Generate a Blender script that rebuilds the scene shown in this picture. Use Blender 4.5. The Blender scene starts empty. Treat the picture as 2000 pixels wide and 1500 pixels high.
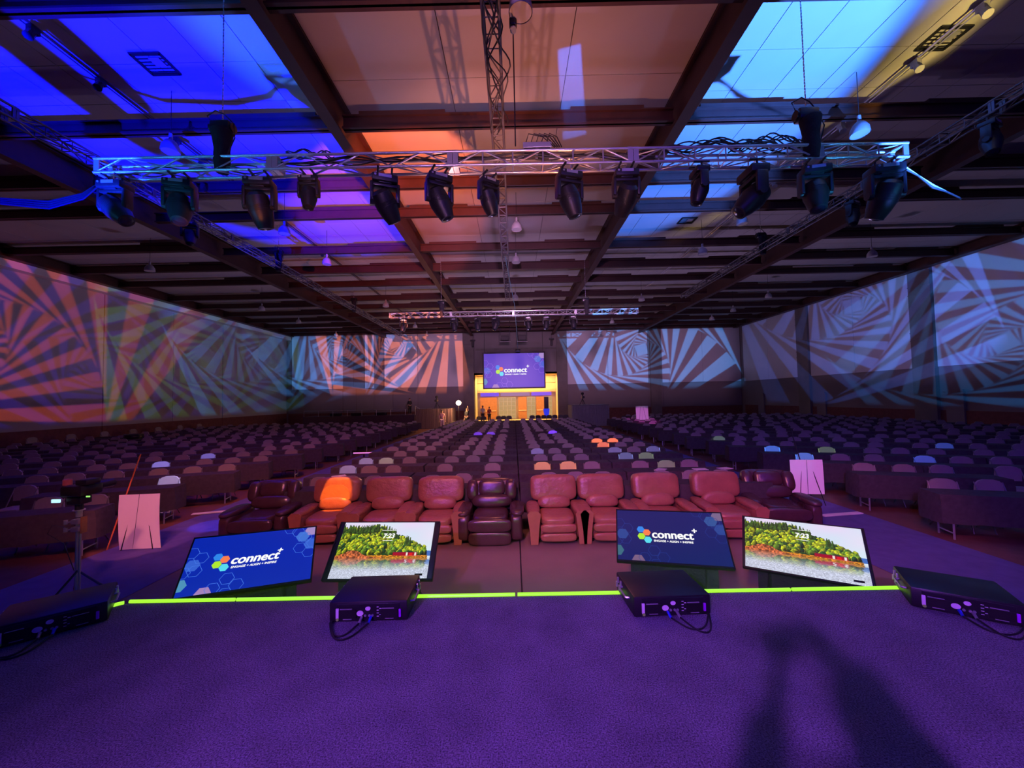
import bpy, bmesh, math, random
import numpy as np
from mathutils import Vector, Matrix, Euler
random.seed(7)
rng = np.random.default_rng(5)
PI = math.pi
S = bpy.context.scene
COL = S.collection

# ------------------------------------------------------------------ camera
cam_d = bpy.data.cameras.new('camera')
cam = bpy.data.objects.new('camera', cam_d)
COL.objects.link(cam)
S.camera = cam
cam_d.sensor_width = 36
cam_d.lens = 13.5
cam_d.clip_start = .02
cam_d.clip_end = 200
R_ = Vector((.99979477, .00399718, -.01986047)).normalized()
U_ = Vector((.0199959, -.03730705, .99910377)).normalized()
F_ = Vector((-.00325267, .99929586, .03737932)).normalized()
cm = Matrix(((R_.x, U_.x, -F_.x, 0), (R_.y, U_.y, -F_.y, 0), (R_.z, U_.z, -F_.z, 2.5), (0, 0, 0, 1)))
cam.matrix_world = cm

# ------------------------------------------------------------------ world, view
w = bpy.data.worlds.new('world')
S.world = w
w.use_nodes = True
w.node_tree.nodes['Background'].inputs[0].default_value = (.30, .22, .55, 1)
w.node_tree.nodes['Background'].inputs[1].default_value = .012
S.view_settings.view_transform = 'Standard'
S.view_settings.look = 'None'
S.view_settings.gamma = 1
S.view_settings.exposure = 0
S.view_settings.use_curve_mapping = False
try:
    S.cycles.max_bounces = 5
    S.cycles.diffuse_bounces = 2
    S.cycles.glossy_bounces = 2
    S.cycles.sample_clamp_indirect = 2
    S.cycles.use_denoising = True
except Exception:
    pass


# ------------------------------------------------------------------ node expression helper
class X:
    def __init__(s, t, v):
        s.t = t; s.v = v
    def m(s, op, *o, clamp=False):
        n = s.t.nodes.new('ShaderNodeMath'); n.operation = op; n.use_clamp = clamp
        for i, a in enumerate((s,) + o):
            a = a.v if isinstance(a, X) else a
            if isinstance(a, (int, float)): n.inputs[i].default_value = a
            else: s.t.links.new(a, n.inputs[i])
        return X(s.t, n.outputs[0])
    def __add__(s, o): return s.m('ADD', o)
    def __sub__(s, o): return s.m('SUBTRACT', o)
    def __mul__(s, o): return s.m('MULTIPLY', o)
    def __truediv__(s, o): return s.m('DIVIDE', o)


def whirl_group(rings=25, alpha=math.radians(7.2), shrink=.897):
    g = bpy.data.node_groups.new('whirl_gobo', 'ShaderNodeTree')
    g.interface.new_socket('u', in_out='INPUT', socket_type='NodeSocketFloat')
    g.interface.new_socket('v', in_out='INPUT', socket_type='NodeSocketFloat')
    g.interface.new_socket('value', in_out='OUTPUT', socket_type='NodeSocketFloat')
    gi = g.nodes.new('NodeGroupInput'); go = g.nodes.new('NodeGroupOutput')
    u = X(g, gi.outputs[0]); v = X(g, gi.outputs[1])
    acc = None; a = 1.0
    for k in range(rings):
        c, s_ = math.cos(alpha * k), math.sin(alpha * k)
        x = (u * c + v * s_).m('ABSOLUTE'); y = (v * c - u * s_).m('ABSOLUTE')
        d = x.m('MAXIMUM', y)
        ins = ((d * -1.0 + a) * (1 / .014) + .5).m('ADD', 0.0, clamp=True)
        acc = ins if acc is None else (acc + ins if k % 2 == 0 else acc - ins)
        a *= shrink
    g.links.new(acc.v, go.inputs[0])
    return g


WG = whirl_group()


def aim(o, p, t, roll=0):
    q = (Vector(t) - Vector(p)).to_track_quat('-Z', 'Y')
    o.matrix_world = Matrix.Translation(p) @ q.to_matrix().to_4x4() @ Matrix.Rotation(roll, 4, 'Z')


def spot(name, p, t, col, power, deg, blend=.3, size=.1, mask=None, roll=0):
    d = bpy.data.lights.new(name, 'SPOT')
    d.energy = power; d.color = col; d.spot_size = math.radians(deg); d.spot_blend = blend
    d.shadow_soft_size = size
    o = bpy.data.objects.new(name, d); COL.objects.link(o); aim(o, p, t, roll)
    if mask:
        d.use_nodes = True; nt = d.node_tree
        em = nt.nodes['Emission']
        tc = nt.nodes.new('ShaderNodeTexCoord'); sp = nt.nodes.new('ShaderNodeSeparateXYZ')
        nt.links.new(tc.outputs['Normal'], sp.inputs[0])
        z = X(nt, sp.outputs[2]).m('ABSOLUTE')
        u = X(nt, sp.outputs[0]) / z; v = X(nt, sp.outputs[1]) / z
        nt.links.new(mask(nt, u, v).v, em.inputs['Strength'])
    return o


def area(name, p, t, col, power, sx, sy, spread=180):
    d = bpy.data.lights.new(name, 'AREA'); d.shape = 'RECTANGLE'; d.size = sx; d.size_y = sy
    d.energy = power; d.color = col; d.spread = math.radians(spread)
    o = bpy.data.objects.new(name, d); COL.objects.link(o); aim(o, p, t)
    return o


def whirl_mask(a0, flip=1, roll=0, planes=()):
    def f(nt, u, v):
        cr, sr = math.cos(roll), math.sin(roll); U0, V0 = u, v
        u, v = U0 * cr + V0 * sr, V0 * cr - U0 * sr
        n = nt.nodes.new('ShaderNodeGroup'); n.node_tree = WG
        nt.links.new((u * (flip / a0)).v, n.inputs[0]); nt.links.new((v * (1 / a0)).v, n.inputs[1])
        o = X(nt, n.outputs[0])
        for (a, b, c) in planes: o = o * ((U0 * a + V0 * b + c) / .012).m('ADD', 0.0, clamp=True)
        return o
    return f


def gobo(name, p, t, col, power, a0, roll=0, flip=1, size=.012, top=10.2, bot=1.5):
    # framing shutters keep the beam on its wall: half-planes through the wall's top and bottom lines
    q = (Vector(t) - Vector(p)).to_track_quat('-Z', 'Y').to_matrix().inverted()
    def pr(w_):
        d = q @ (Vector(w_) - Vector(p)); return Vector((d.x / -d.z, d.y / -d.z))
    T = Vector(t); side = abs(T.x) > 25; e = Vector((0, 4, 0)) if side else Vector((4, 0, 0)); pl_ = []
    for z_, sg in ((top, -1), (bot, 1)):
        A = pr(Vector((T.x, T.y, z_)) - e); B = pr(Vector((T.x, T.y, z_)) + e); d = B - A
        if d.x < 0: A, B, d = B, A, -d
        nn = Vector((-d.y, d.x)).normalized() * sg; pl_.append((nn.x, nn.y, -nn.dot(A)))
    return spot(name, p, t, col, power, math.degrees(2 * math.atan(a0 * 1.35)), .25, size, whirl_mask(a0, flip, math.radians(roll), pl_))


SG = []   # +1 / -1 sign of the light-space axes, see blob()


def frame(u0, u1, v0, v1, soft=.03):
    def f(nt, u, v):
        o = ((u - u0) / soft).m('ADD', 0.0, clamp=True) * ((u * -1.0 + u1) / soft).m('ADD', 0.0, clamp=True)
        return o * ((v - v0) / soft).m('ADD', 0.0, clamp=True) * ((v * -1.0 + v1) / soft).m('ADD', 0.0, clamp=True)
    return f


def blob(cx, cy, rx, ry, h, x0=None, x1=None, soft=.04, holes=()):
    # straight-up fixture: u,v are ceiling offsets / h
    def f(nt, u, v):
        a = (u * SGX * h - cx) / rx; b = (v * SGY * h - cy) / ry
        r = (a * a + b * b).m('SQRT')
        o = ((r * -1.0 + 1.0) / soft).m('ADD', 0.0, clamp=True)
        if x0 is not None: o = o * ((u * SGX * h - x0) / .15).m('ADD', 0.0, clamp=True)
        if x1 is not None: o = o * ((u * SGX * h * -1.0 + x1) / .15).m('ADD', 0.0, clamp=True)
        for (hx, hy, hrx, hry, ang) in holes:
            c, s_ = math.cos(ang), math.sin(ang)
            p_ = u * SGX * h - hx; q_ = v * SGY * h - hy
            A = (p_ * c + q_ * s_) / hrx; B = (q_ * c - p_ * s_) / hry
            o = o * (((A * A + B * B).m('SQRT') - 1.0) / .25).m('ADD', 0.0, clamp=True)
        return o
    return f


SGX, SGY = 1.0, -1.0


def up_spot(name, p, col, power, mask, deg=160, size=.05):
    # points straight up; local axes: x = world x, y = -world y
    o = spot(name, p, (p[0], p[1], p[2] + 1), col, power, deg, 0, size, mask)
    o.matrix_world = Matrix.Translation(p) @ Matrix.Rotation(PI, 4, 'X')
    return o


# ---- stage wash and fills
spot('key_wash', (-2.3, -3.7, 4.6), (1.25, 1.9, .8), (.44, .10, 1.0), 3000, 72, 1.0, .10)
area('blue_fill', (3.5, -5, 9), (0, 4, .8), (.015, .0, 1.0), 230, 7, 3)
spot('rose_wash', (-3.5, 7.4, 6.9), (-7, 14.5, .5), (1.0, .24, .24), 1250, 100, 1, .3)
spot('violet_wash', (1, 7.4, 6.9), (.5, 42, 6.9), (.85, .40, .72), 8000, 100, .9, .3, frame(-.68, .70, -.16, .12, .05))
spot('centre_wash', (0.3, 7.4, 6.9), (0.2, 14, .5), (.9, .38, .55), 800, 80, 1, .3)
area('blue_wash_right', (13, 3, 8), (15, 14, .5), (.03, .02, 1.0), 45, 6, 1, 130)
# ---- recliner / seat specials
spot('recliner_wash', (-1.5, -1.0, 7.2), (-.6, 7.2, .6), (1.0, .25, .24), 1900, 96, .6, .2, frame(-1.05, .8, -.19, .2, .06))
spot('recliner_wash_pink', (3, -1.5, 7.2), (2.6, 7.2, .6), (1.0, .2, .55), 520, 80, .6, .2, frame(-.5, .5, -.18, .2, .06))
spot('orange_special', (-2.9, 5.5, 5.4), (-3.42, 7.38, .84), (1.0, .30, .02), 3800, 6.6, .15, .02)
for (x, y, z, c, p, a) in ((-6.2, 8.0, .0, (.02, .08, 1), 1500, 8), (6.9, 9.3, .0, (.02, .25, .5), 600, 9), (9.2, 27.5, .7, (1, .1, .9), 5000, 6)):
    spot('floor_special', (x * .55, 7.4, 5.7), (x, y, z), c, p, a, .15, .02)
# ---- the lime strips' own light on the floor below the stage
for lx_, lw_ in ((-2.0, 2.6), (0.2, 1.6), (2.3, 1.9)): area('lime_strip_light', (lx_, 3.44, .76), (lx_, 4.2, 0), (.35, 1.0, .03), 9, lw_, .03, 150)
# ---- truss light
spot('truss_left_cyan', (-10, 0.5, 3.2), (-6.2, 6.5, 6.6), (.05, .42, 1.0), 1000, 38, .8, .1)
spot('truss_right_cyan', (10, 0.5, 3.2), (6.2, 6.5, 6.6), (.05, .45, 1.0), 500, 34, .8, .1)
spot('truss_centre_lilac', (-1.5, -4, 6.0), (-.2, 6.5, 6.65), (.85, .38, 1.0), 1500, 56, .8, .1)
spot('truss_far_lilac', (0, 8, 6.5), (0, 21, 7.1), (.85, .4, .95), 2500, 60, .8, .1)
spot('easel_pink', (-4.5, 2, 6.2), (-6.62, 6.8, .5), (1.0, .22, .42), 1100, 11, .2, .02)
spot('easel_lilac', (3.5, 2, 6.2), (6.5, 8.7, .62), (.9, .3, 1.0), 900, 9, .2, .02)
spot('easel_far', (5, 7.4, 5.8), (9.35, 28, 1.1), (.9, .55, 1.0), 2200, 4, .3, .02)
spot('floor_warm', (0, 9.0, 6.9), (0, 5.9, 0), (1.0, .3, .22), 300, 70, .9, .2)
for hx_, c_, p_ in ((-4.36, (1, .22, .03), 110), (-3.50, (1, .3, .06), 130), (-5.76, (.04, .4, 1), 240), (5.32, (.04, .4, 1), 260), (6.54, (.1, .2, 1), 90)):
    spot('head_kicker', (hx_ + .35, 5.0, 4.5), (hx_, 6.5, 6.0), c_, p_, 15, .3, .05)
# ---- ceiling light
up_spot('ceiling_blue_left', (-9.0, 3.0, 1.2), (.001, .003, 1.0), 50000,
        blob(.6, 10.5, 5.8, 7.6, 9.3, x0=-7.4, x1=4.4, soft=.1,
             holes=((-1.8, 6.3, .5, 2.6, .12), (-.5, 5.2, .25, 1.9, .1), (-1.9, 12.6, 1.7, 1.6, 0))), deg=150)
up_spot('ceiling_blue_left_pale', (-9.0, 2.5, 1.2), (.03, .16, 1.0), 9000, blob(5.3, 4.6, 3.4, 4.2, 9.3, x1=4.4, soft=.25), deg=150)
up_spot('ceiling_blue_right', (9.0, 3.0, 1.2), (.045, .19, 1.0), 36000, blob(-3.5, 9.0, 3.9, 7.6, 9.3, x0=-4.35, soft=.16), deg=160)
up_spot('ceiling_blue_right_low', (9.0, 3.0, 1.2), (.045, .19, 1.0), 9000, blob(-2.5, 1.0, 2.9, 9.0, 9.3, x0=-4.35, soft=.3), deg=150)
up_spot('ceiling_amber_right', (9.0, 3.2, 1.2), (1.0, .72, .20), 6000,
        blob(-2.8, 8.2, 4.6, 9.2, 9.3, x0=-4.3, soft=.1, holes=((-3.4, 9.0, 3.6, 7.8, 0), (1.1, 9.5, .7, 3.5, .15))), deg=160)
up_spot('ceiling_orange', (1.15, 7.4, 5.55), (1.0, .27, .11), 480, blob(-2.0, 5.0, 8, 11, 4.75, x0=-5.4, x1=3.2, soft=.7), deg=168, size=.03)
up_spot('ceiling_rose', (-1.25, 7.4, 5.55), (1.0, .36, .36), 260, blob(2.0, 4.0, 9, 11, 4.75, x0=-3.0, x1=5.6, soft=.8), deg=168, size=.03)
spot('ceiling_pink', (-5.2, 2.0, 2.0), (-5.6, 17.0, 10.5), (1.0, .25, .55), 3500, 22, .15, .04)
for fx_, fy_, fp_ in ((-12, 22, 430), (0, 26, 750), (12, 22, 600)): up_spot('ceiling_bounce_fill', (fx_, fy_, 1.3), (.62, .42, .95), fp_, None, 165, .4)  # added unseen uplights, stand in for light bounced off the floor
spot('ceiling_orange_core', (1.15, 7.4, 5.55), (-1.4, 12.0, 10.5), (1.0, .30, .08), 520, 50, .6, .02)
spot('beam_orange', (-.6, 7.1, 5.95), (-3.8, 13.8, 9.9), (1.0, .16, .05), 5200, 44, .3, .03)
spot('ceiling_warm_fill', (0.6, 1.0, 2.2), (0.6, 14, 10.5), (1.0, .38, .36), 1000, 40, .9, .3)
spot('ceiling_blue_sliver', (.9, 3.5, 5.5), (1.65, 9.8, 10.5), (.03, .20, 1.0), 5200, 22, .1, .02, frame(-.035, .045, -.12, .12, .006), .12)
# ---- gobo projections on the walls
gobo('gobo_back_right', (4.0, 7.35, 5.75), (14.48, 43, 7.67), (.09, .36, 1.0), 36000, .225, 20, bot=3.1)
gobo('gobo_back_left_orange', (-2.6, 7.35, 5.75), (-13.3, 43, 9.0), (1.0, .22, .08), 36000, .205, 12, -1, bot=3.1)
gobo('gobo_back_left_blue', (-5.0, 7.35, 5.75), (-19.5, 43, 8.2), (.06, .34, 1.0), 26000, .19, 35, bot=3.1)
gobo('gobo_right_near', (7.0, 7.35, 5.75), (25.3, 19.8, 4.9), (.03, .32, 1.0), 8500, .27, 30, 1, .03)
gobo('gobo_right_far', (5.8, 7.35, 5.75), (25.3, 28.4, 8.9), (.08, .20, 1.0), 13000, .235, 12, 1, .012)
gobo('gobo_right_near_blue', (6.5, 7.3, 5.7), (25.3, 24.0, 9.4), (.02, .08, 1.0), 900, .22, 50, -1, .05)
gobo('gobo_left_green', (-6.0, 7.35, 5.75), (-25.2, 31.5, 6.0), (.12, .45, .05), 7500, .21, 5, 1)
gobo('gobo_left_cyan', (-5.4, 7.35, 5.75), (-25.2, 39.0, 7.0), (.05, .32, 1.0), 11000, .19, 20)
gobo('gobo_left_blue', (-6.6, 7.35, 5.75), (-25.2, 23.5, 4.8), (.05, .02, 1.0), 4200, .33, 15, -1, .03)
gobo('gobo_left_orange', (-7.0, 7.3, 5.75), (-25.2, 17.6, 6.6), (1.0, .12, .015), 7500, .34, 62, 1, .03)
# ---- lobby
area('lobby_light', (.4, 44.2, 5.0), (.4, 45.2, 0), (1.0, .58, .20), 850, 8.5, 2.2)
area('lobby_glow', (.4, 47.2, 4.2), (.4, 44, 0), (1.0, .6, .2), 420, 8, 3)
pl = bpy.data.lights.new('work_lamp_light', 'POINT'); pl.energy = 700; pl.color = (1, .5, .2); pl.shadow_soft_size = .15
po = bpy.data.objects.new('work_lamp_light', pl); COL.objects.link(po); po.location = (-4.7, 32.6, 2.15)
#LIGHTS_END


# ------------------------------------------------------------------ materials
MATS = {}


def mat(name, col, rough=.6, metal=0., noise=0., nscale=8., bump=0., bscale=60., emit=None, es=1., spec=.5, coat=0.):
    if name in MATS: return MATS[name]
    m = bpy.data.materials.new(name); m.use_nodes = True
    nt = m.node_tree; b = nt.nodes['Principled BSDF']
    b.inputs['Base Color'].default_value = (*col, 1)
    b.inputs['Roughness'].default_value = rough
    b.inputs['Metallic'].default_value = metal
    b.inputs['Specular IOR Level'].default_value = spec
    b.inputs['Coat Weight'].default_value = coat
    tc = nt.nodes.new('ShaderNodeTexCoord')
    if noise:
        n = nt.nodes.new('ShaderNodeTexNoise'); n.inputs['Scale'].default_value = nscale; n.inputs['Detail'].default_value = 5
        nt.links.new(tc.outputs['Object'], n.inputs['Vector'])
        mx = nt.nodes.new('ShaderNodeMix'); mx.data_type = 'RGBA'
        nt.links.new(n.outputs['Fac'], mx.inputs['Factor'])
        mx.inputs[6].default_value = tuple(c * (1 - noise) for c in col) + (1,)
        mx.inputs[7].default_value = tuple(min(1, c * (1 + noise)) for c in col) + (1,)
        nt.links.new(mx.outputs[2], b.inputs['Base Color'])
    if bump:
        n = nt.nodes.new('ShaderNodeTexNoise'); n.inputs['Scale'].default_value = bscale; n.inputs['Detail'].default_value = 4
        nt.links.new(tc.outputs['Object'], n.inputs['Vector'])
        bp = nt.nodes.new('ShaderNodeBump'); bp.inputs['Strength'].default_value = bump; bp.inputs['Distance'].default_value = .02
        nt.links.new(n.outputs['Fac'], bp.inputs['Height']); nt.links.new(bp.outputs[0], b.inputs['Normal'])
    if emit:
        b.inputs['Emission Color'].default_value = (*emit, 1); b.inputs['Emission Strength'].default_value = es
    MATS[name] = m
    return m


def carpet_mat():
    m = mat('stage_carpet', (.3, .26, .34), .95, spec=.1)
    nt = m.node_tree; b = nt.nodes['Principled BSDF']
    tc = nt.nodes.new('ShaderNodeTexCoord')
    n = nt.nodes.new('ShaderNodeTexNoise'); n.inputs['Scale'].default_value = 120; n.inputs['Detail'].default_value = 6; n.inputs['Roughness'].default_value = .75
    n2 = nt.nodes.new('ShaderNodeTexNoise'); n2.inputs['Scale'].default_value = 3.2; n2.inputs['Detail'].default_value = 4
    for k in (n, n2): nt.links.new(tc.outputs['Object'], k.inputs['Vector'])
    r = nt.nodes.new('ShaderNodeMapRange'); r.inputs['From Min'].default_value = .36; r.inputs['From Max'].default_value = .66
    r.inputs['To Min'].default_value = .15; r.inputs['To Max'].default_value = 2.1
    nt.links.new(n.outputs['Fac'], r.inputs['Value'])
    v = X(nt, r.outputs[0]) * (X(nt, n2.outputs['Fac']) * .9 + .5)
    mx = nt.nodes.new('ShaderNodeVectorMath'); mx.operation = 'SCALE'; mx.inputs[0].default_value = (.30, .27, .36)
    nt.links.new(v.v, mx.inputs['Scale']); nt.links.new(mx.outputs[0], b.inputs['Base Color'])
    bp = nt.nodes.new('ShaderNodeBump'); bp.inputs['Strength'].default_value = .9; bp.inputs['Distance'].default_value = .02
    nt.links.new(n.outputs['Fac'], bp.inputs['Height']); nt.links.new(bp.outputs[0], b.inputs['Normal'])
    return m


def emis(name, col, s=1.):
    if name in MATS: return MATS[name]
    m = bpy.data.materials.new(name); m.use_nodes = True
    b = m.node_tree.nodes['Principled BSDF']
    b.inputs['Base Color'].default_value = (.01, .01, .01, 1); b.inputs['Roughness'].default_value = .35
    b.inputs['Emission Color'].default_value = (*col, 1); b.inputs['Emission Strength'].default_value = s
    MATS[name] = m
    return m


def srgb(r, g, b):
    f = lambda c: (c / 255 / 12.92) if c / 255 <= .04045 else ((c / 255 + .055) / 1.055) ** 2.4
    return (f(r), f(g), f(b))


M_alu = mat('aluminium', (.72, .72, .76), .32, .75, bump=.05, bscale=90)
M_darksteel = mat('dark_steel', (.10, .06, .05), .55, .0, noise=.4, nscale=5, bump=.1, bscale=30)
M_beam = mat('painted_beam', (.065, .024, .02), .55, noise=.35, nscale=3, bump=.08)
M_black = mat('black_plastic', (.013, .012, .016), .42, noise=.2, nscale=20)
M_blackm = mat('black_metal', (.02, .02, .024), .35, .3, noise=.2)
M_blackf = mat('black_fabric', (.03, .028, .034), .95, noise=.4, nscale=9, bump=.4, bscale=30, spec=.1)
M_cloth = mat('table_linen', (.075, .06, .065), .9, noise=.35, nscale=14, bump=.3, bscale=180, spec=.1)
M_rubber = mat('cable_rubber', (.012, .012, .014), .5, noise=.2)
M_panel = mat('ceiling_board', (.46, .44, .42), .9, noise=.06, nscale=1.3, bump=.15, bscale=140, spec=.15)
M_ceil = mat('ceiling_void', (.06, .055, .055), .95, noise=.2)
M_wall = mat('wall_plaster', (.27, .24, .235), .9, noise=.12, nscale=.9, bump=.2, bscale=8, spec=.2)
M_wallp = mat('wall_light_panel', (.72, .70, .70), .85, noise=.08, nscale=.8, bump=.1, bscale=12, spec=.2)
M_pil = mat('pilaster_concrete', (.22, .20, .18), .9, noise=.25, nscale=1.5, bump=.3, bscale=10)
M_wains = mat('wainscot_brick', (.20, .075, .06), .9, noise=.4, nscale=6, bump=.3, bscale=20)
M_floor = mat('hall_carpet', (.20, .085, .075), .95, noise=.25, nscale=5, bump=.5, bscale=160, spec=.1)
M_plaza = mat('brown_floor', (.24, .15, .13), .7, noise=.16, nscale=2.2, bump=.2, bscale=120, spec=.25)
M_aisle = mat('aisle_carpet', (.16, .13, .34), .95, noise=.25, nscale=5, bump=.5, bscale=160, spec=.1)
M_leather = mat('brown_leather', (.36, .125, .085), .30, noise=.25, nscale=7, bump=.6, bscale=15, spec=.55)
M_leather2 = mat('light_brown_leather', (.40, .14, .085), .38, noise=.15, nscale=9, bump=.12, bscale=30)
M_dleather = mat('dark_leather', (.075, .03, .036), .27, noise=.3, nscale=7, bump=.4, bscale=10, spec=.65)
M_seat = mat('folding_seat_vinyl', (.33, .28, .27), .55, noise=.12, nscale=6, bump=.1, bscale=60)
M_seatb = mat('folding_chair_frame', (.20, .17, .17), .4, .4, noise=.2)
M_wood = mat('oak_wood', (.50, .22, .07), .5, noise=.25, nscale=6, bump=.1)
M_foam = mat('foam_board', (.85, .80, .82), .8, noise=.03, nscale=3)
M_white = mat('white_enamel', (.42, .41, .42), .45, noise=.05)
M_cream = mat('lobby_cream', (.75, .58, .34), .7, noise=.06)
M_skin = mat('skin', (.50, .28, .20), .55, noise=.1, nscale=20)
M_hair = mat('hair', (.03, .02, .015), .6, noise=.3, nscale=40)
M_darkcl = mat('dark_clothing', (.03, .03, .04), .9, noise=.3, nscale=15)
M_whitecl = mat('white_shirt', (.6, .58, .6), .85, noise=.08)
M_redcl = mat('red_shirt', (.45, .03, .04), .85, noise=.1)
M_glass = mat('dark_lens_glass', (.01, .012, .03), .25, noise=.1)
M_lime = emis('lime_led', (.40, 1.0, .04), 1.1)
M_drape = mat('riser_drape', (.22, .21, .26), .9, noise=.2, nscale=12, bump=.4, bscale=14)


# ------------------------------------------------------------------ mesh builder
class MB:
    def __init__(s, M=None):
        s.v = []; s.f = []; s.M = M or Matrix.Identity(4)
    def add(s, vs, fs, M=None):
        n = len(s.v); T = s.M @ M if M is not None else s.M
        s.v += [T @ Vector(p) for p in vs]; s.f += [tuple(n + i for i in f) for f in fs]
        return s
    def box(s, c, d, R=None, bev=0):
        x, y, z = d[0] / 2, d[1] / 2, d[2] / 2
        M = Matrix.Translation(c) @ (R.to_4x4() if R else Matrix.Identity(4))
        if bev <= 0:
            vs = [(a * x, b * y, e * z) for a in (-1, 1) for b in (-1, 1) for e in (-1, 1)]
            return s.add(vs, [(0, 1, 3, 2), (4, 6, 7, 5), (0, 4, 5, 1), (2, 3, 7, 6), (0, 2, 6, 4), (1, 5, 7, 3)], M)
        bm = bmesh.new(); bmesh.ops.create_cube(bm, size=1)
        for v in bm.verts: v.co = Vector((v.co.x * d[0], v.co.y * d[1], v.co.z * d[2]))
        bmesh.ops.bevel(bm, geom=bm.edges[:], offset=bev, segments=2, affect='EDGES', profile=.5)
        s.addbm(bm, M); return s
    def addbm(s, bm, M=None):
        bm.verts.index_update()
        s.add([v.co.copy() for v in bm.verts], [[v.index for v in f.verts] for f in bm.faces], M); bm.free()
    def cyl(s, a, b, r, r2=None, n=8, caps=True):
        a = Vector(a); b = Vector(b); r2 = r if r2 is None else r2
        d = (b - a); q = d.to_track_quat('Z', 'Y').to_matrix()
        vs = []
        for p, rr in ((a, r), (b, r2)):
            for i in range(n):
                t = 2 * PI * i / n; vs.append(p + q @ Vector((rr * math.cos(t), rr * math.sin(t), 0)))
        fs = [(i, (i + 1) % n, n + (i + 1) % n, n + i) for i in range(n)]
        if caps: fs += [tuple(range(n - 1, -1, -1)), tuple(range(n, 2 * n))]
        return s.add(vs, fs)
    def tube(s, pts, r, n=6):
        pts = [Vector(p) for p in pts]; vs = []; fs = []
        up = Vector((0, 0, 1))
        for i, p in enumerate(pts):
            d = (pts[min(i + 1, len(pts) - 1)] - pts[max(i - 1, 0)]).normalized()
            e = d.cross(up)
            if e.length < .05: e = d.cross(Vector((1, 0, 0)))
            e.normalize(); f = e.cross(d)
            for k in range(n):
                t = 2 * PI * k / n; vs.append(p + e * (r * math.cos(t)) + f * (r * math.sin(t)))
        for i in range(len(pts) - 1):
            for k in range(n): fs.append((i * n + k, i * n + (k + 1) % n, (i + 1) * n + (k + 1) % n, (i + 1) * n + k))
        fs += [tuple(range(n)), tuple(range(len(pts) * n - 1, len(pts) * n - n - 1, -1))]
        return s.add(vs, fs)
    def lathe(s, prof, n=16, M=None):
        vs = []; fs = []
        for (r, z) in prof:
            for k in range(n):
                t = 2 * PI * k / n; vs.append((r * math.cos(t), r * math.sin(t), z))
        for i in range(len(prof) - 1):
            for k in range(n): fs.append((i * n + k, i * n + (k + 1) % n, (i + 1) * n + (k + 1) % n, (i + 1) * n + k))
        return s.add(vs, fs, M)
    def prism(s, poly, z0, z1, M=None):
        n = len(poly)
        vs = [(x, y, z0) for x, y in poly] + [(x, y, z1) for x, y in poly]
        fs = [tuple(range(n - 1, -1, -1)), tuple(range(n, 2 * n))] + [(i, (i + 1) % n, n + (i + 1) % n, n + i) for i in range(n)]
        return s.add(vs, fs, M)
    def flat(s, poly, z=0, M=None):
        return s.add([(x, y, z) for x, y in poly], [tuple(range(len(poly)))], M)
    def cushion(s, c, h, R=None, e=4.5, n=7, sag=0, taper=0):
        bm = bmesh.new(); bmesh.ops.create_cube(bm, size=2)
        bmesh.ops.subdivide_edges(bm, edges=bm.edges[:], cuts=n, use_grid_fill=True)
        for v in bm.verts:
            p = v.co; q = (abs(p.x) ** e + abs(p.y) ** e + abs(p.z) ** e) ** (1 / e)
            p = Vector((p.x / q, p.y / q, p.z / q)) * 1.0
            k = 1 + taper * p.z
            z = p.z * h[2]
            if sag and p.z > .2: z -= sag * max(0, 1 - p.x * p.x) * (1 if abs(p.x) < .95 else 0)
            v.co = Vector((p.x * h[0] * k, p.y * h[1], z))
        M = Matrix.Translation(c) @ (R.to_4x4() if R else Matrix.Identity(4))
        s.addbm(bm, M); return s
    def mesh(s, name, m, smooth=None):
        me = bpy.data.meshes.new(name)
        me.from_pydata([tuple(p) for p in s.v], [], s.f); me.materials.append(m)
        if smooth is not None:
            me.polygons.foreach_set('use_smooth', [True] * len(me.polygons))
            if smooth < 180: me.set_sharp_from_angle(angle=math.radians(smooth))
        me.update()
        return me
    def build(s, name, m, parent=None, smooth=None, loc=None, label=None):
        o = bpy.data.objects.new(name, s.mesh(name, m, smooth)); COL.objects.link(o)
        if parent: o.parent = parent
        if loc: o.location = loc
        if label: o['label'] = label
        return o


def tag(o, label, cat, group=None):
    o['label'] = label; o['category'] = cat
    if group: o['group'] = group
    return o


def thing(name, label, cat, loc=(0, 0, 0), rz=0, group=None):
    o = bpy.data.objects.new(name, None); COL.objects.link(o); o.empty_display_size = .1
    o.location = loc; o.rotation_euler = (0, 0, rz)
    return tag(o, label, cat, group)


def struct(o):
    o['kind'] = 'structure'; return o


def inst(src, name, parent, loc=(0, 0, 0), rot=None, link_mesh=None):
    o = bpy.data.objects.new(name, link_mesh or src.data); COL.objects.link(o); o.parent = parent; o.location = loc
    if rot: o.rotation_euler = rot
    return o


def copy_tree(o, parent=None):
    c = o.copy(); COL.objects.link(c)
    if parent: c.parent = parent
    for ch in KIDS.get(o.name, []) or o.children: copy_tree(ch, c)
    return c


KIDS = {}
RX = lambda a: Matrix.Rotation(a, 3, 'X')
RY = lambda a: Matrix.Rotation(a, 3, 'Y')
RZ = lambda a: Matrix.Rotation(a, 3, 'Z')
ORD = ['first', 'second', 'third', 'fourth', 'fifth', 'sixth', 'seventh', 'eighth', 'ninth', 'tenth', 'eleventh', 'twelfth', 'thirteenth',
       'fourteenth', 'fifteenth', 'sixteenth', 'seventeenth', 'eighteenth', 'nineteenth', 'twentieth', 'twenty-first', 'twenty-second', 'twenty-third', 'twenty-fourth', 'twenty-fifth', 'twenty-sixth']

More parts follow.
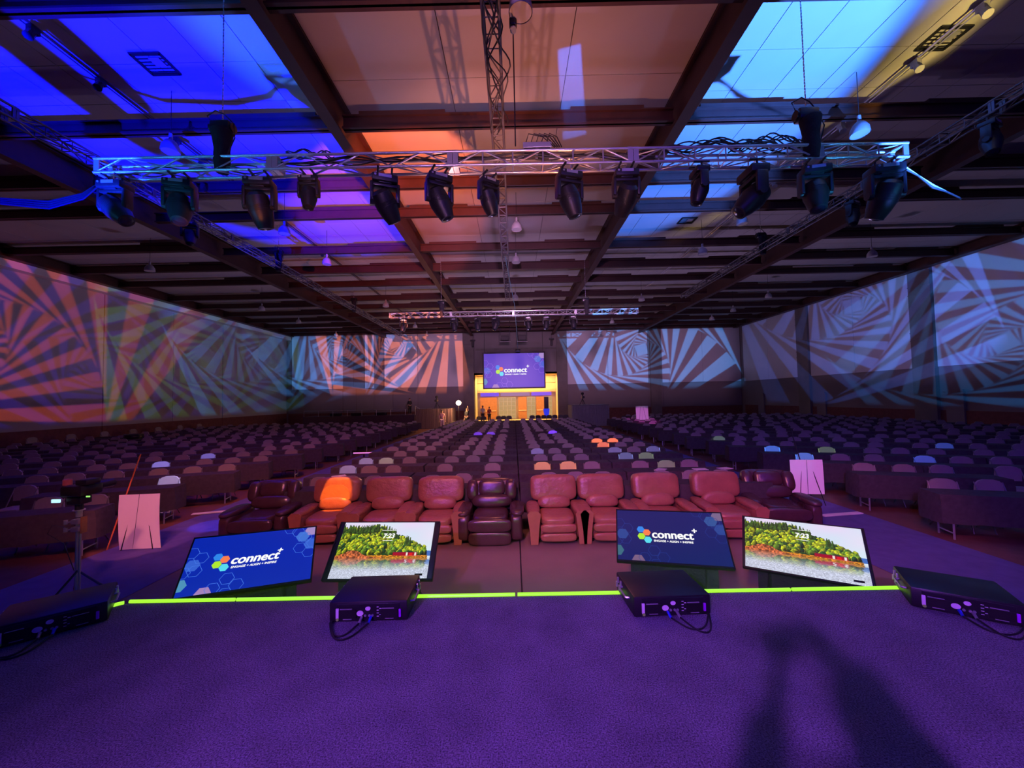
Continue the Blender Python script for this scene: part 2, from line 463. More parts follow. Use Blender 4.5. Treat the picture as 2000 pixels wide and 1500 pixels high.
# ================================================================== ROOM
XW, YB, ZC = 25.5, 43.0, 10.5
fl = struct(MB().box((0, 19, -.1), (XW * 2 + 1, 62, .2)).build('floor', M_floor))
inf = MB().box((0, 17.5, .004), (10.2, 45, .008)).build('floor_inlay', M_plaza, fl, label='brown floor strip under recliners and centre seating')
for sx in (-1, 1):
    MB().box((sx * 6.12, 17.5, .004), (1.98, 45, .008)).build('aisle_strip', M_aisle, fl, label='purple carpet aisle strip')
MB().box((.06, 6, .0095), (.02, 5, .003)).build('floor_seam', M_black, fl)

# ---- walls
def wall_side(sx, name):
    x = sx * XW
    o = struct(MB().box((x + sx * .15, 19, 5.3), (.3, 62, 10.6)).build(name, M_wall))
    ys = [-6.0, 3.9, 13.8, 23.7, 33.5, 43.0]
    for i in range(5):
        g_ = .65 if sx > 0 else .02; y0, y1 = ys[i] + g_, ys[i + 1] - g_
        for k in range(2):
            a = y0 + (y1 - y0) * k / 2; b = y0 + (y1 - y0) * (k + 1) / 2
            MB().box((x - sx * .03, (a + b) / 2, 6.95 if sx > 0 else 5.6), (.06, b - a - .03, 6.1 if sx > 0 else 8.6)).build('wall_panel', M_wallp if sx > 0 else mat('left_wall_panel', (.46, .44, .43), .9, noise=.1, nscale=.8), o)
        MB().box((x - sx * .03, (y0 + y1) / 2, .65), (.06, y1 - y0, 1.3)).build('wainscot', M_wains, o)
        if i and sx > 0:
            p = MB().box((x - sx * .12, ys[i], 5.2), (.24, 1.3, 10.4))
            for z in (1.6, 2.4, 5.6, 6.1, 8.5, 9.0): p.box((x - sx * .25, ys[i], z), (.04, 1.32, .05))
            p.build('pilaster', M_pil, o)
    return o
wl = wall_side(-1, 'wall_left'); wr = wall_side(1, 'wall_right')
for y in (23.7, 33.3, 41.0):
    MB().box((XW - .09, y - 1.5, 1.2), (.14, .9, 2.4)).box((XW - .2, y - 1.5, 2.45), (.1, 1.0, .12)).build('wall_cabinet', M_wall, wr)
# ledge trim along left wall
struct(MB().box((-XW + .28, 20, 9.7), (.56, 46, .4)).box((-XW + .58, 20, 9.52), (.05, 46, .05)).build('trim_1', M_wallp))

wb = struct(MB().box((-14.9, YB + .15, 5.3), (21.2, .3, 10.6)).box((15.53, YB + .15, 5.3), (20.9, .3, 10.6))
            .box((.38, YB + .15, 7.9), (9.4, .3, 5.4)).build('wall_back', M_wall))
struct(MB().box((0, -10.2, 5.3), (52, .3, 10.6)).build('wall_rear', M_blackf))
z0p, z1p = 3.95, 10.4
for (a, b, big) in ((-24.8, -19.1, 1), (-16.6, -15.6, 1), (-14.4, -10.7, 1), (-10.65, -5.6, 1), (5.95, 10.6, 1), (10.63, 15.1, 1), (16.7, 21.2, 1), (21.23, 25.45, 1)):
    MB().box(((a + b) / 2, YB - .04, (z0p + z1p) / 2), (b - a, .08, z1p - z0p)).build('wall_panel', M_wallp, wb)
for (a, b) in ((-24.8, -19.1), (-19.05, -17.6), (-17.55, -15.6), (-15.5, -13.5), (-13.45, -10.7), (-10.65, -5.6), (5.95, 15.1), (16.7, 25.45)):
    MB().box(((a + b) / 2, YB - .03, 2.6), (b - a - .04, .06, 2.6)).build('wall_panel', mat('lower_wall_panel', (.27, .24, .24), .9, noise=.1, nscale=1), wb)
for (a, b) in ((-19.05, -17.9), (-17.85, -16.7), (-15.5, -14.5)):
    MB().box(((a + b) / 2, YB - .03, 7.2), (b - a - .04, .06, 6.4)).build('wall_panel', M_wall, wb)
MB().box((-15.2, YB - .04, .62), (20, .08, 1.24)).build('wainscot', M_wains, wb)
MB().box((15.8, YB - .04, .62), (19.3, .08, 1.24)).build('wainscot', M_wains, wb)
for x in (-4.95, 5.5, 15.9):
    p = MB().box((x, YB - .12, 5.2), (1.15, .24, 10.4))
    for z in (1.5, 2.9, 5.6, 6.0, 8.6, 9.0): p.box((x, YB - .26, z), (1.17, .05, .06))
    p.build('pilaster', M_pil, wb)
MB().box((.38, YB - .05, 8.05), (9.1, .1, .2)).build('wall_rail', M_pil, wb)

# ---- ceiling
ce = struct(MB().box((0, 19, ZC + .15), (52, 62, .16)).build('ceiling', M_ceil))
pm = {}
def pmesh(w_, d_):
    k = (round(w_, 3), round(d_, 3))
    if k not in pm: pm[k] = MB().box((0, 0, 0), (w_ - .018, d_ - .018, .04)).mesh('ceiling_panel', M_panel)
    return pm[k]
plist = []
def bay(x0, x1, n, pd, yoff=0.):
    wd = (x1 - x0) / n; y = -6.0 + yoff
    while y < 42.9:
        for i in range(n): plist.append((x0 + wd * (i + .5), y + pd / 2, wd, min(pd, 43 - y)))
        y += pd
bay(-4.36, 4.36, 3, 3.05)
for s_ in (-1, 1):
    if s_ > 0: bay(4.7, 14.0, 8, 1.18, .49); bay(14.4, 24.9, 5, 2.4)
    else: bay(-14.0, -4.7, 8, 1.18, .49); bay(-24.9, -14.4, 5, 2.4)
C0 = Vector((0, 0, 2.5))
def inview(x, y, z, m=1.1):
    return y > .3 and abs(x) / y < 1.36 * m and -1.05 * m < (z - 2.5) / y < 1.05 * m
plist.sort(key=lambda p: (0 if inview(p[0], p[1] + .8, ZC) else 1, p[0] ** 2 + p[1] ** 2))
rest = MB()
for i, (x, y, a, b) in enumerate(plist):
    if i < 290: inst(None, 'ceiling_panel', ce, (x, y, ZC), link_mesh=pmesh(a, b))
    else: rest.box((x, y, ZC), (a - .018, b - .018, .04))
rest.build('ceiling_boards', M_panel, ce)['kind'] = 'stuff'

def ibeam(p0, p1, zb, h, wf, name='ceiling_beam', splices=()):
    (x0, y0), (x1, y1) = p0, p1
    L = math.hypot(x1 - x0, y1 - y0); a = math.atan2(y1 - y0, x1 - x0)
    M = Matrix.Translation(((x0 + x1) / 2, (y0 + y1) / 2, 0)) @ Matrix.Rotation(a, 4, 'Z')
    b = MB(M)
    b.box((0, 0, zb + h / 2), (L, .05, h)); b.box((0, 0, zb + .02), (L, wf, .04)); b.box((0, 0, zb + h - .02), (L, wf, .04))
    for s_, l_ in splices: b.box((s_, 0, zb + h + .045), (l_, wf * .9, .09))
    return struct(b.build(name, M_beam))
bys = [-3.5, .2, 3.6, 6.75, 9.95, 12.85, 14.9, 18.45, 21.3, 23.9, 27.3, 29.8, 32.6, 35.3, 38.0, 40.6]
for i, y in enumerate(bys):
    h_ = .36 if i != 8 else .42
    for (a, b) in ((-24.8, -14.4), (-14.0, -4.62), (-4.38, 4.38), (4.62, 14.0), (14.4, 24.8)):
        L = b - a; zb = 9.72 if abs(a + b) < 20 else 9.98
        ibeam((a, y), (b, y), zb, h_, .2, splices=((-L * .32, L * .26), (L * .3, L * .22)) if a > -10 else ((L * .3, L * .3),))
for x in (-14.2, -4.5, 4.5, 14.2):
    g = ibeam((x, -6), (x, 42.9), 9.55, .9, .3, 'ceiling_girder')
for x in (-24.75, 24.95): ibeam((x, -6), (x, 42.9), 9.88, .6, .42, 'ceiling_girder')
struct(MB().box((0, 42.75, 10.2), (50, .4, .5)).build('trim_2', M_beam))

# ---- conduits, vents, ceiling spots
for sx in (-1, 1):
    x = sx * 9.75
    cd = thing('lighting_track', 'thin %s lighting track running the length of the %s ceiling bay' % (('dark', 'left') if sx < 0 else ('pale', 'right')), 'lighting track', (x, 0, 10.38))
    MB().cyl((0, -3, 0), (0, 42, 0), .028, n=6).cyl((sx * .16, -3, .03), (sx * .16, 42, .03), .016, n=5).build('conduit', M_darksteel if sx < 0 else M_alu, cd)
    for y in (7.6, 8.9, 11.0, 11.9, 13.9, 16.4, 19.6):
        h = MB().box((0, y, -.1), (.12, .16, .14)).cyl((0, y - .02, -.16), (sx * -.05, y - .12, -.34), .07, .085, n=10)
        h.build('track_head', M_white if sx > 0 else M_blackm, cd, smooth=35)
def vent(x, y, lab):
    v = thing('air_vent', lab, 'vent', (x, y, 10.47))
    MB().box((0, -.28, 0), (.7, .06, .05)).box((0, .28, 0), (.7, .06, .05)).box((-.33, 0, 0), (.06, .56, .05)).box((.33, 0, 0), (.06, .56, .05)).build('frame', M_blackm, v)
    b = MB()
    for k in range(6): b.box((0, -.22 + k * .088, 0), (.6, .05, .012), RX(.5))
    b.build('louvres', M_black, v)
    MB().box((.1, -.06, -.012), (.24, .24, .02)).build('core', M_alu, v)
vent(-8.2, 8.65, 'square black ceiling vent in the blue-lit left ceiling bay')
vent(9.9, 8.45, 'square black ceiling vent at the upper right corner')
vent(8.1, 17.3, 'small dark ceiling vent in the far blue patch on the right')
vent(-9.4, 25.5, 'small ceiling vent far down the left ceiling bay')

# ---- pendants
def pendant(x, y, z, lab, first=[None]):
    if first[0] is None:
        p = thing('pendant_lamp', lab, 'pendant lamp', (x, y, z), 0, 'bell pendant lamps under the ceiling')
        MB().lathe([(.20, -.2), (.205, -.18), (.19, -.05), (.13, .06), (.09, .1), (.03, .12), (0, .12)], 20).lathe([(.0, -.19), (.19, -.19)], 20).build('shade', M_white, p, smooth=40)
        MB().cyl((0, 0, .1), (0, 0, .28), .045, .04, n=10).build('ballast', M_white, p, smooth=40)
        MB().cyl((0, 0, .28), (0, 0, 1.4), .008, n=5).build('cord', M_rubber, p)
        first[0] = p
    else:
        p = copy_tree(first[0]); p.location = (x, y, z); p['label'] = lab
    return p
side = {-17.1: 'far left bay', -8.5: 'left bay', .25: 'centre bay', 8.7: 'right bay', 17.1: 'far right bay'}
for x in side:
    ys_ = {-17.1: (17.9, 26, 30.5, 37), -8.5: (9.4, 14.2, 17.5, 25.7, 33.4, 38), .25: (6.25, 14.6, 18.2, 25), 8.7: (9.3, 14.2, 17.2, 25.5, 33.2, 38), 17.1: (18, 25.4, 29.5, 32.7)}[x]
    for k, y in enumerate(ys_):
        pendant(x, y, 9.05 if x != .25 else 9.2, 'white bell pendant lamp, %s from the stage in the %s' % (ORD[k], side[x]))

# ================================================================== STAGE
poly = [(-3.36, 3.36), (3.28, 3.36), (5.6, 1.5), (8.5, -2), (8.5, -9.8), (-8.5, -9.8), (-8.5, -2), (-5.6, 1.5)]
st = struct(MB().prism(poly, .775, .8).build('stage_deck', carpet_mat()))
MB().prism([(x * .995, y * .99 if y > 0 else y) for x, y in poly], 0, .775).build('stage_skirt', M_blackf, st)
def ledstrip(a, b, lab):
    a = Vector(a); b = Vector(b); d = (b - a).normalized(); nrm = Vector((-d.y, d.x, 0))
    if nrm.y < 0: nrm = -nrm
    t = thing('led_light_strip', lab, 'light strip', ((a + b) / 2 + nrm * .025))
    mid = (a + b) / 2; a = a - mid; b = b - mid
    MB().tube([a, b], .015, 8).build('light_tube', M_lime, t, smooth=40)
    MB().tube([a + nrm * -.012 + Vector((0, 0, -.025)), b + nrm * -.012 + Vector((0, 0, -.025))], .012, 4).build('mount_rail', M_alu, t)
zl = .806
ledstrip((-3.36, 3.36, zl), (-2.45, 3.36, zl), 'short glowing lime light strip on the stage edge under the left blue monitor')
ledstrip((-2.43, 3.36, zl), (-.02, 3.36, zl), 'glowing lime light strip on the stage edge, left of centre')
ledstrip((0, 3.36, zl), (2.35, 3.36, zl), 'glowing lime light strip on the stage edge, right of centre')
ledstrip((2.37, 3.36, zl), (3.28, 3.36, zl), 'short lime light strip on the stage edge under the right lake monitor')
ledstrip((-3.38, 3.35, zl), (-5.6, 1.52, zl), 'lime light strip on the angled left stage edge')
ledstrip((3.3, 3.35, zl), (5.6, 1.52, zl), 'lime light strip on the angled right stage edge')

# ---- front fill speakers
def speaker(x, y, rz, lab, handle_cable=True, k=0):
    t = thing('stage_speaker', lab, 'speaker', (x, y, .8), rz, 'low black front fill speakers on the stage edge')
    W, H, D = .6, .155, .44
    M_pr = mat('grey_print', (.35, .33, .35), .7)
    MB().box((0, 0, H / 2 + .006), (W, D, H), bev=.014).build('cabinet', M_black, t, smooth=30)
    MB().box((0, -D / 2 - .002, H / 2 + .004), (W - .12, .008, H - .03), bev=.002).build('rear_panel', M_blackm, t)
    for dx, w_ in ((-.155, .13), (.165, .13)):
        p = MB().box((dx, -D / 2 - .01, .072), (w_, .012, .062)).build('recess', mat('recess_black', (.004, .004, .005), .6), t)
        MB().box((dx - .01, -D / 2 - .016, .112), (w_ * .7, .006, .005)).build('printed_strip', M_pr, t); MB().box((dx, -D / 2 - .016, .036), (w_ * .5, .006, .004)).build('printed_strip', M_pr, t)
    MB().box((-.232, -D / 2 - .011, .078), (.022, .012, .075), bev=.003).build('white_label', M_foam, t)
    MB().cyl((-.23, -D / 2 - .01, .036), (-.23, -D / 2 - .02, .036), .011, n=10).build('green_sticker', mat('green_sticker', (.3, .8, .1), .5), t)
    MB().box((.245, -D / 2 - .011, .072), (.018, .012, .06), bev=.003).build('purple_label', mat('purple_label', (.4, .02, .8), .5), t)
    for dx, dz, r in ((-.06, .075, .026), (.0, .11, .02)):
        MB().prism([(dx + r * math.cos(a * PI / 8), dz + (r * .75) * math.sin(a * PI / 8)) for a in range(16)], 0, .006, Matrix.Translation((0, -D / 2 - .006, 0)) @ Matrix.Rotation(PI / 2, 4, 'X')).build('badge', M_foam, t)
    j = MB()
    for dx in (-.02, .012, .034): j.cyl((dx, -D / 2 - .004, .058), (dx, -D / 2 - .014, .058), .009, n=10)
    j.build('jack', M_alu, t)
    l = MB()
    for r_ in range(2):
        for q in range(3): l.box((.075 + .02 * (q % 2), -D / 2 - .008, .05 + r_ * .045 + q * .012), (.016, .004, .004))
    l.build('print_marks', M_foam, t)
    for sx in (-1, 1):
        h = MB().tube([(sx * (W / 2 + .0), -.13, .11), (sx * (W / 2 + .03), -.12, .11), (sx * (W / 2 + .03), .04, .11), (sx * (W / 2), .05, .11)], .008)
        h.build('handle', M_alu, t, smooth=40)
        b = MB()
        for q in range(4): b.box((sx * (W / 2 + .006), .1 + q * .035 - .02, .12 - (q % 2) * .05), (.014, .02, .045), bev=.003)
        b.build('rigging_plate', M_alu, t)
    for q, (px, ex) in enumerate(((-.045, -.27 if k == 0 else .26), (.025, -.28 if k == 0 else .27))):
        c0 = Vector((px, -D / 2 - .015, .05))
        MB().cyl(c0, c0 + Vector((0, -.055, -.015)), .011, .009, n=10).build('plug', mat('blue_plug', (.03, .05, .8), .4) if (q == 1) == (k == 0) else M_alu, t, smooth=40)
        d = c0 + Vector((0, -.055, -.015)); ctl = []
        for i in range(13):
            u = i / 12
            a = d.lerp(Vector((ex, -D / 2 - .03, .02)), u); sag = math.sin(u * PI)
            ctl.append(a + Vector((0, -sag * (.13 + .04 * q), -sag * .03 if a.z - sag * .03 > .008 else .008 - a.z)))
        ctl.append(Vector((ex + (-.04 if ex < 0 else .04), .0, .01)))
        MB().tube(ctl, .0065, 6).build('cable', M_rubber, t, smooth=60)
    return t
speaker(-1.155, 3.235, .02, 'low black speaker with two cables in front of the left lake monitor', k=0)
speaker(1.18, 3.235, .04, 'low black speaker with blue plug in front of the right blue logo monitor', k=1)
speaker(-3.62, 3.08, math.atan2(.42, .52), 'low black speaker at the far left stage corner by the camera stand', k=0)
speaker(3.46, 3.12, -math.atan2(.32, .52), 'dark low speaker at the far right stage corner', k=1)

# ================================================================== SCREEN ART
def hexagon(cx, cy, r, rot=0): return [(cx + r * math.cos(rot + a * PI / 3), cy + r * math.sin(rot + a * PI / 3)) for a in range(6)]
def clip(poly, W, H):
    def cl(P, f, g):
        out = []
        for i in range(len(P)):
            a, b = P[i], P[(i + 1) % len(P)]
            if f(a): out.append(a)
            if f(a) != f(b): out.append(g(a, b))
        return out
    for ax, lim, sg in ((0, W / 2, 1), (0, -W / 2, -1), (1, H / 2, 1), (1, -H / 2, -1)):
        if len(poly) < 3: return []
        f = lambda p: (lim - p[ax]) * sg >= 0
        def g(a, b):
            t = (lim - a[ax]) / (b[ax] - a[ax]); return (a[0] + (b[0] - a[0]) * t, a[1] + (b[1] - a[1]) * t)
        poly = cl(poly, f, g)
    return poly
def text_obj(body, size, M, m, parent, name, shear=0., off=.0, spacing=1.):
    cu = bpy.data.curves.new(name, 'FONT'); cu.body = body; cu.size = size; cu.shear = shear; cu.offset = off; cu.space_character = spacing
    cu.align_x = 'LEFT'; cu.align_y = 'BOTTOM_BASELINE'; cu.extrude = 0
    tmp = bpy.data.objects.new('tmp', cu); COL.objects.link(tmp)
    dg = bpy.context.evaluated_depsgraph_get()
    me = bpy.data.meshes.new_from_object(tmp.evaluated_get(dg)); bpy.data.objects.remove(tmp)
    xs = [v.co.x for v in me.vertices]; wd = max(xs) - min(xs)
    me.transform(M); me.materials.clear(); me.materials.append(m); me.name = name
    o = bpy.data.objects.new(name, me); COL.objects.link(o); o.parent = parent
    return o, wd
def bold_text(body, size, wd, M, m, parent, name, shear, k, W):
    tmp, w0 = text_obj(body, size, Matrix.Identity(4), m, parent, 'tmp', shear)
    me0 = tmp.data; sc = wd / w0
    b = MB(M)
    for dx, dy in ((0, 0), (k, 0), (-k, 0), (0, k * .7), (0, -k * .7), (k * .7, k * .5), (-k * .7, -k * .5)):
        b.add([(v.co.x * sc + dx * W, v.co.y * sc + dy * W, 0) for v in me0.vertices], [tuple(p.vertices) for p in me0.polygons])
    bpy.data.objects.remove(tmp)
    return b.build(name, m, parent)
def art(parent, M, W, H, key, bg, line, dim, st_, shear, bold):
    e = lambda n, c, k=1: emis(key + n, tuple(x * k for x in c), st_)
    m1 = MB(M); m1.flat([(-W / 2, -H / 2), (W / 2, -H / 2), (W / 2, H / 2), (-W / 2, H / 2)]).build('screen_image', e('bg', bg), parent)
    img = parent.children[-1] if False else None
    r = W * .058
    fills = [(.395, .34, bg, (0.10, .32, .95), 1), (.47, .46, bg, (.75, .5, .75), 1), (-.5, -.34, bg, (.15, .55, .6), 1), (-.31, -.52, bg, (.75, .42, .62), 1),
             (.47, .17, bg, (.07, .22, .9), 1), (-.45, .0, bg, (.07, .22, .9), 1)]
    for (x, y, _, c, k) in fills:
        P = clip(hexagon(x * W, y * H * .95, r * 1.05), W, H)
        if len(P) > 2: MB(M).flat(P, .002).build('hexagon', e('f%d%d' % (int(c[0] * 99), int(c[2] * 99)), tuple(b * .45 + q * .55 * dim for b, q in zip(bg, c))), parent)
    outl = [(-.48, .22), (-.4, .12), (-.42, -.1), (-.5, -.12), (.42, .3), (.35, .43), (.49, .18), (.38, .1), (.46, .0), (.28, .5), (-.16, -.3), (-.25, -.44), (-.08, -.42), (-.15, -.55)]
    b = MB(M)
    for (x, y) in outl:
        P = hexagon(x * W, y * H, r); Q = hexagon(x * W, y * H, r * .93)
        for i in range(6):
            k = (i + 1) % 6; q4 = clip([P[i], P[k], Q[k], Q[i]], W, H)
            if len(q4) > 2: b.flat(q4, .003)
    o = b.build('hexagon_outlines', e('line', line), parent)
    lr = W * .034
    for (x, y, c) in ((-.272, .10, (.03, .25, .85)), (-.215, .045, (1.0, .22, .07)), (-.268, -.035, (.45, .85, .03)), (-.208, -.10, (.1, .75, .9))):
        MB(M).flat(hexagon(x * W, y * H * 1.0 + 0, lr * 1.12), .004).build('logo_hexagon', e('l%d' % int(c[0] * 100), c, .95), parent)
    wt = e('white', (1, 1, 1), .98)
    T = lambda x, y: M @ Matrix.Translation((x, y, .005))
    s_ = W * .118
    bold_text('connect', s_, W * .375, T(-.168 * W, -.055 * H), wt, parent, 'lettering', shear, .0042, W)
    bold_text('+', s_ * .55, W * .042, T((.203 if shear == 0 else .186) * W, (.06 if shear == 0 else .045) * H), wt, parent, 'plus_sign', shear, .0025, W)
    bold_text('ENGAGE + ALIGN + INSPIRE', s_ * .3, W * .355, T(-.155 * W, -.13 * H), wt, parent, 'tagline', shear, .0012, W)

def lake_image():
    W, H = 800, 450
    y, x = np.mgrid[0:H, 0:W]; u = x / W; v = 1 - y / H     # v up, row 0 top
    v = 1 - y / H
    def noise(sx, sy, seed):
        r = np.random.default_rng(seed); g = r.random((sy + 2, sx + 2))
        fx = u * sx; fy = (1 - v) * sy; ix = fx.astype(int); iy = fy.astype(int); tx = fx - ix; ty = fy - iy
        tx = tx * tx * (3 - 2 * tx); ty = ty * ty * (3 - 2 * ty)
        return (g[iy, ix] * (1 - tx) + g[iy, ix + 1] * tx) * (1 - ty) + (g[iy + 1, ix] * (1 - tx) + g[iy + 1, ix + 1] * tx) * ty
    sky = np.stack([.80 + .08 * noise(4, 4, 1), .80 + .08 * noise(4, 4, 2), .92 + 0 * u], -1)
    img = sky.copy()
    hill = (v > .38) & (v < .47 - .05 * np.abs(u - .97)) & (u > .85)
    img[hill] = (.25, .42, .72)
    r = np.random.default_rng(9)
    # trees back to front: cones and round crowns
    def crown(cx, cy, rx, ry, col):
        nonlocal img
        x0, x1 = int(max(0, (cx - rx) * W)), int(min(W, (cx + rx) * W + 1)); y0, y1 = int(max(0, (1 - cy - ry) * H)), int(min(H, (1 - cy + ry) * H + 1))
        if x1 <= x0 or y1 <= y0: return
        U, V = u[y0:y1, x0:x1], v[y0:y1, x0:x1]
        d = ((U - cx) / rx) ** 2 + ((V - cy) / ry) ** 2
        n = noise_hi[y0:y1, x0:x1]
        m_ = d < .55 + .6 * n
        light = np.clip(.55 + .5 * ((V - cy) / ry) * .6 - .35 * ((U - cx) / rx) + .7 * (n - .5), .12, 1.25)
        c = np.array(col)[None, None] * light[..., None]
        sub = img[y0:y1, x0:x1]; sub[m_] = c[m_]
    noise_hi = .5 * noise(160, 90, 3) + .5 * noise(70, 40, 4)
    def top(cx): return .93 - .02 * math.sin(cx * 9) - max(0, cx - .42) * .72
    trees = []
    prof = np.vectorize(top)(u[0]); mass = (v < (prof - .03 + .05 * (noise(60, 2, 40)[0] - .5))[None, :]) & (v > .36) & (u < .95)
    img[mass] = np.array((.13, .26, .10)) * (.5 + noise_hi[mass])[:, None]
    for i in range(420):
        cx = r.random() * .93; cy = .42 + (top(cx) - .46) * r.random()
        trees.append((cy, cx))
    for cy, cx in sorted(trees, reverse=True):
        k = r.random()
        col = ((.86, .90, .16) if k > .5 else (.50, .68, .18) if k > .2 else (.20, .40, .20))
        crown(cx, cy, .017 + .02 * r.random(), .035 + .045 * r.random(), col)
    for i in range(44):    # spiky conifers on the skyline
        cx = r.random() * .55 + (r.random() > .7) * .25; t = top(cx) + .02
        for j in range(7): crown(cx + r.normal() * .002, t - j * .022, .004 + j * .0035, .018, (.30, .46, .14))
    # shore and rocks
    sh = (v < .46 + .01 * noise(30, 2, 8) - .06 * np.clip(u - .1, 0, 1)) & (v > .345)
    rock = (v < .36 + .12 * np.exp(-((u - .17) / .12) ** 2) + .02 * (noise(40, 20, 6) - .5)) & (v > .345) & (u < .5)
    n5 = noise(90, 60, 12)
    edge = (v > .35) & (v < .385 + .012 * n5) & (u < .97)
    img[edge] = (np.array((.85, .55, .12))[None] * (.5 + .7 * n5[edge])[:, None])
    img[rock] = (np.array((.86, .45, .25))[None] * (.35 + .9 * n5[rock])[:, None])
    # boathouse
    def rect(a, b, c, d, col): img[(u > a) & (u < b) & (v > c) & (v < d)] = col
    rect(.60, .86, .385, .44, (.62, .05, .12)); rect(.60, .86, .437, .45, (.45, .12, .22)); rect(.74, .76, .37, .44, (.9, .85, .82)); rect(.775, .81, .385, .43, (.85, .1, .08)); rect(.83, .85, .375, .44, (.9, .88, .86)); rect(.7, .9, .372, .385, (.8, .4, .25))
    # water with mirrored bank
    wat = v <= .35
    vm = np.clip(.70 - v * 1.0 + (noise(60, 200, 20) - .5) * .035, .351, .99)
    rows = np.clip(((1 - vm) * H).astype(int), 0, H - 1)
    cols = np.clip(x + ((noise(40, 220, 21) - .5) * 26).astype(int), 0, W - 1)
    refl = img[rows, cols]
    f = np.clip((.36 - v) / .22, 0, 1)[..., None]
    rip = noise(120, 260, 30)[..., None]
    water = refl * (1 - f) * .95 + f * (np.array((.80, .82, .90)) * (.72 + .42 * rip))
    img[wat] = water[wat]
    img = np.clip(img * 1.04, 0, 1)
    im = bpy.data.images.new('lake_wallpaper', W, H)
    px = np.ones((H, W, 4), np.float32); px[..., :3] = img[::-1]
    im.pixels.foreach_set(px.ravel()); im.update(); im.pack()
    return im
LAKE = None
def lake_mat():
    if 'lake' in MATS: return MATS['lake']
    m = emis('lake', (1, 1, 1), 1.0); nt = m.node_tree
    t = nt.nodes.new('ShaderNodeTexImage'); t.image = lake_image(); t.extension = 'EXTEND'
    nt.links.new(t.outputs[0], nt.nodes['Principled BSDF'].inputs['Emission Color'])
    return m

def lake(parent, M, W, H):
    b = MB(M).flat([(-W / 2, -H / 2), (W / 2, -H / 2), (W / 2, H / 2), (-W / 2, H / 2)])
    o = b.build('screen_image', lake_mat(), parent)
    uv = o.data.uv_layers.new(name='uv')
    for i, c in enumerate(((0, 0), (1, 0), (1, 1), (0, 1))): uv.data[i].uv = c
    wt = emis('lake_white', (1, 1, 1), 1.0)
    T = lambda x, y: M @ Matrix.Translation((x * W, y * H, .002))
    text_obj('7:23', H * .12, T(-.045, .2), wt, parent, 'clock_digits', .1, .003)
    MB(T(0, 0)).flat([(-.07 * W, .34 * H), (.09 * W, .34 * H), (.09 * W, .348 * H), (-.07 * W, .348 * H)]).flat([(-.04 * W, .15 * H), (.07 * W, .15 * H), (.07 * W, .158 * H), (-.04 * W, .158 * H)]).build('clock_lines', wt, parent)
    MB(T(.41, -.44)).flat([(-.04 * W, -.015 * H), (.04 * W, -.015 * H), (.04 * W, .02 * H), (-.04 * W, .02 * H)]).build('status_badge', M_black, parent)

def monitor(c, yaw, tilt, roll, kind, lab, seed=0):
    c = Vector(c); W, H = 1.23, .70
    r = Vector((math.cos(yaw), math.sin(yaw), 0)); b = Vector((-math.sin(yaw), math.cos(yaw), 0))
    v = b * math.cos(tilt) + Vector((0, 0, 1)) * math.sin(tilt)
    r2 = r * math.cos(roll) + v * math.sin(roll); v2 = v * math.cos(roll) - r * math.sin(roll); n = r2.cross(v2)
    base = Vector((c.x, c.y, 0)) + b * .1
    t = thing('floor_monitor', lab, 'monitor', base)
    M = Matrix(((r2.x, v2.x, n.x, c.x - base.x), (r2.y, v2.y, n.y, c.y - base.y), (r2.z, v2.z, n.z, c.z), (0, 0, 0, 1)))
    MB(M).box((0, 0, -.025), (W, H, .04), bev=.006).build('casing', M_black, t, smooth=30)
    b_ = MB(M)
    for (x, y, w_, h_) in ((0, H / 2 - .006, W, .012), (0, -H / 2 + .01, W, .02), (-W / 2 + .006, 0, .012, H), (W / 2 - .006, 0, .012, H)): b_.box((x, y, 0), (w_, h_, .012))
    b_.build('bezel', M_blackm, t)
    MI = M @ Matrix.Translation((0, .004, .003))
    if kind == 'logo_bright': art(t, MI, W - .03, H - .04, 'tvA', srgb(8, 38, 170), srgb(70, 120, 225), .9, 1.0, .22, 1)
    elif kind == 'logo_dark': art(t, MI, W - .03, H - .04, 'tvB', srgb(12, 28, 98), srgb(34, 62, 142), .45, 1.0, .0, 1)
    elif kind == 'lake_narrow': lake(t, MI, W - .13, H - .03)
    else: lake(t, MI, W - .06, H - .03)
    # stand: rear posts, foot rails, cross bar
    def w2(p): return Vector(p) - base
    f = MB()
    for sx in (-1, 1):
        top = c + r2 * sx * .34 + v2 * .18 - n * .05; low = c + r2 * sx * .34 - v2 * .26 - n * .05
        foot = Vector((top.x, top.y, .03)) + b * .12; ff = Vector((low.x, low.y, .03)) - b * .03
        f.cyl(w2(top), w2(foot), .022, n=8).cyl(w2(low), w2(ff), .022, n=8).cyl(w2(ff - b * .06), w2(foot + b * .1), .026, n=8).cyl(w2(top), w2(low), .018, n=8)
    a1 = c - r2 * .34 - n * .06; a2 = c + r2 * .34 - n * .06
    f.cyl(w2(a1), w2(a2), .02, n=8)
    f.build('stand', M_blackm, t, smooth=40)
    q0 = c - v2 * .30 - n * .07; lo = Vector((q0.x, q0.y, .04)) - b * .02; MB().add([w2(q0 - r2 * .46), w2(q0 + r2 * .46), w2(lo + r * .46), w2(lo - r * .46)] + [w2(p_ + b * .015) for p_ in (q0 - r2 * .46, q0 + r2 * .46, lo + r * .46, lo - r * .46)], [(0, 1, 2, 3), (7, 6, 5, 4), (0, 4, 5, 1), (1, 5, 6, 2), (2, 6, 7, 3), (3, 7, 4, 0)]).build('stand_cover', M_blackf, t)
    return t
monitor((-2.94, 4.33, .77), .45, .67, -.06, 'logo_bright', 'floor monitor showing the bright blue connect slide, leftmost of four')
monitor((-1.56, 4.59, .75), .04, .77, -.03, 'lake_narrow', 'floor monitor showing the lake picture, second from the left')
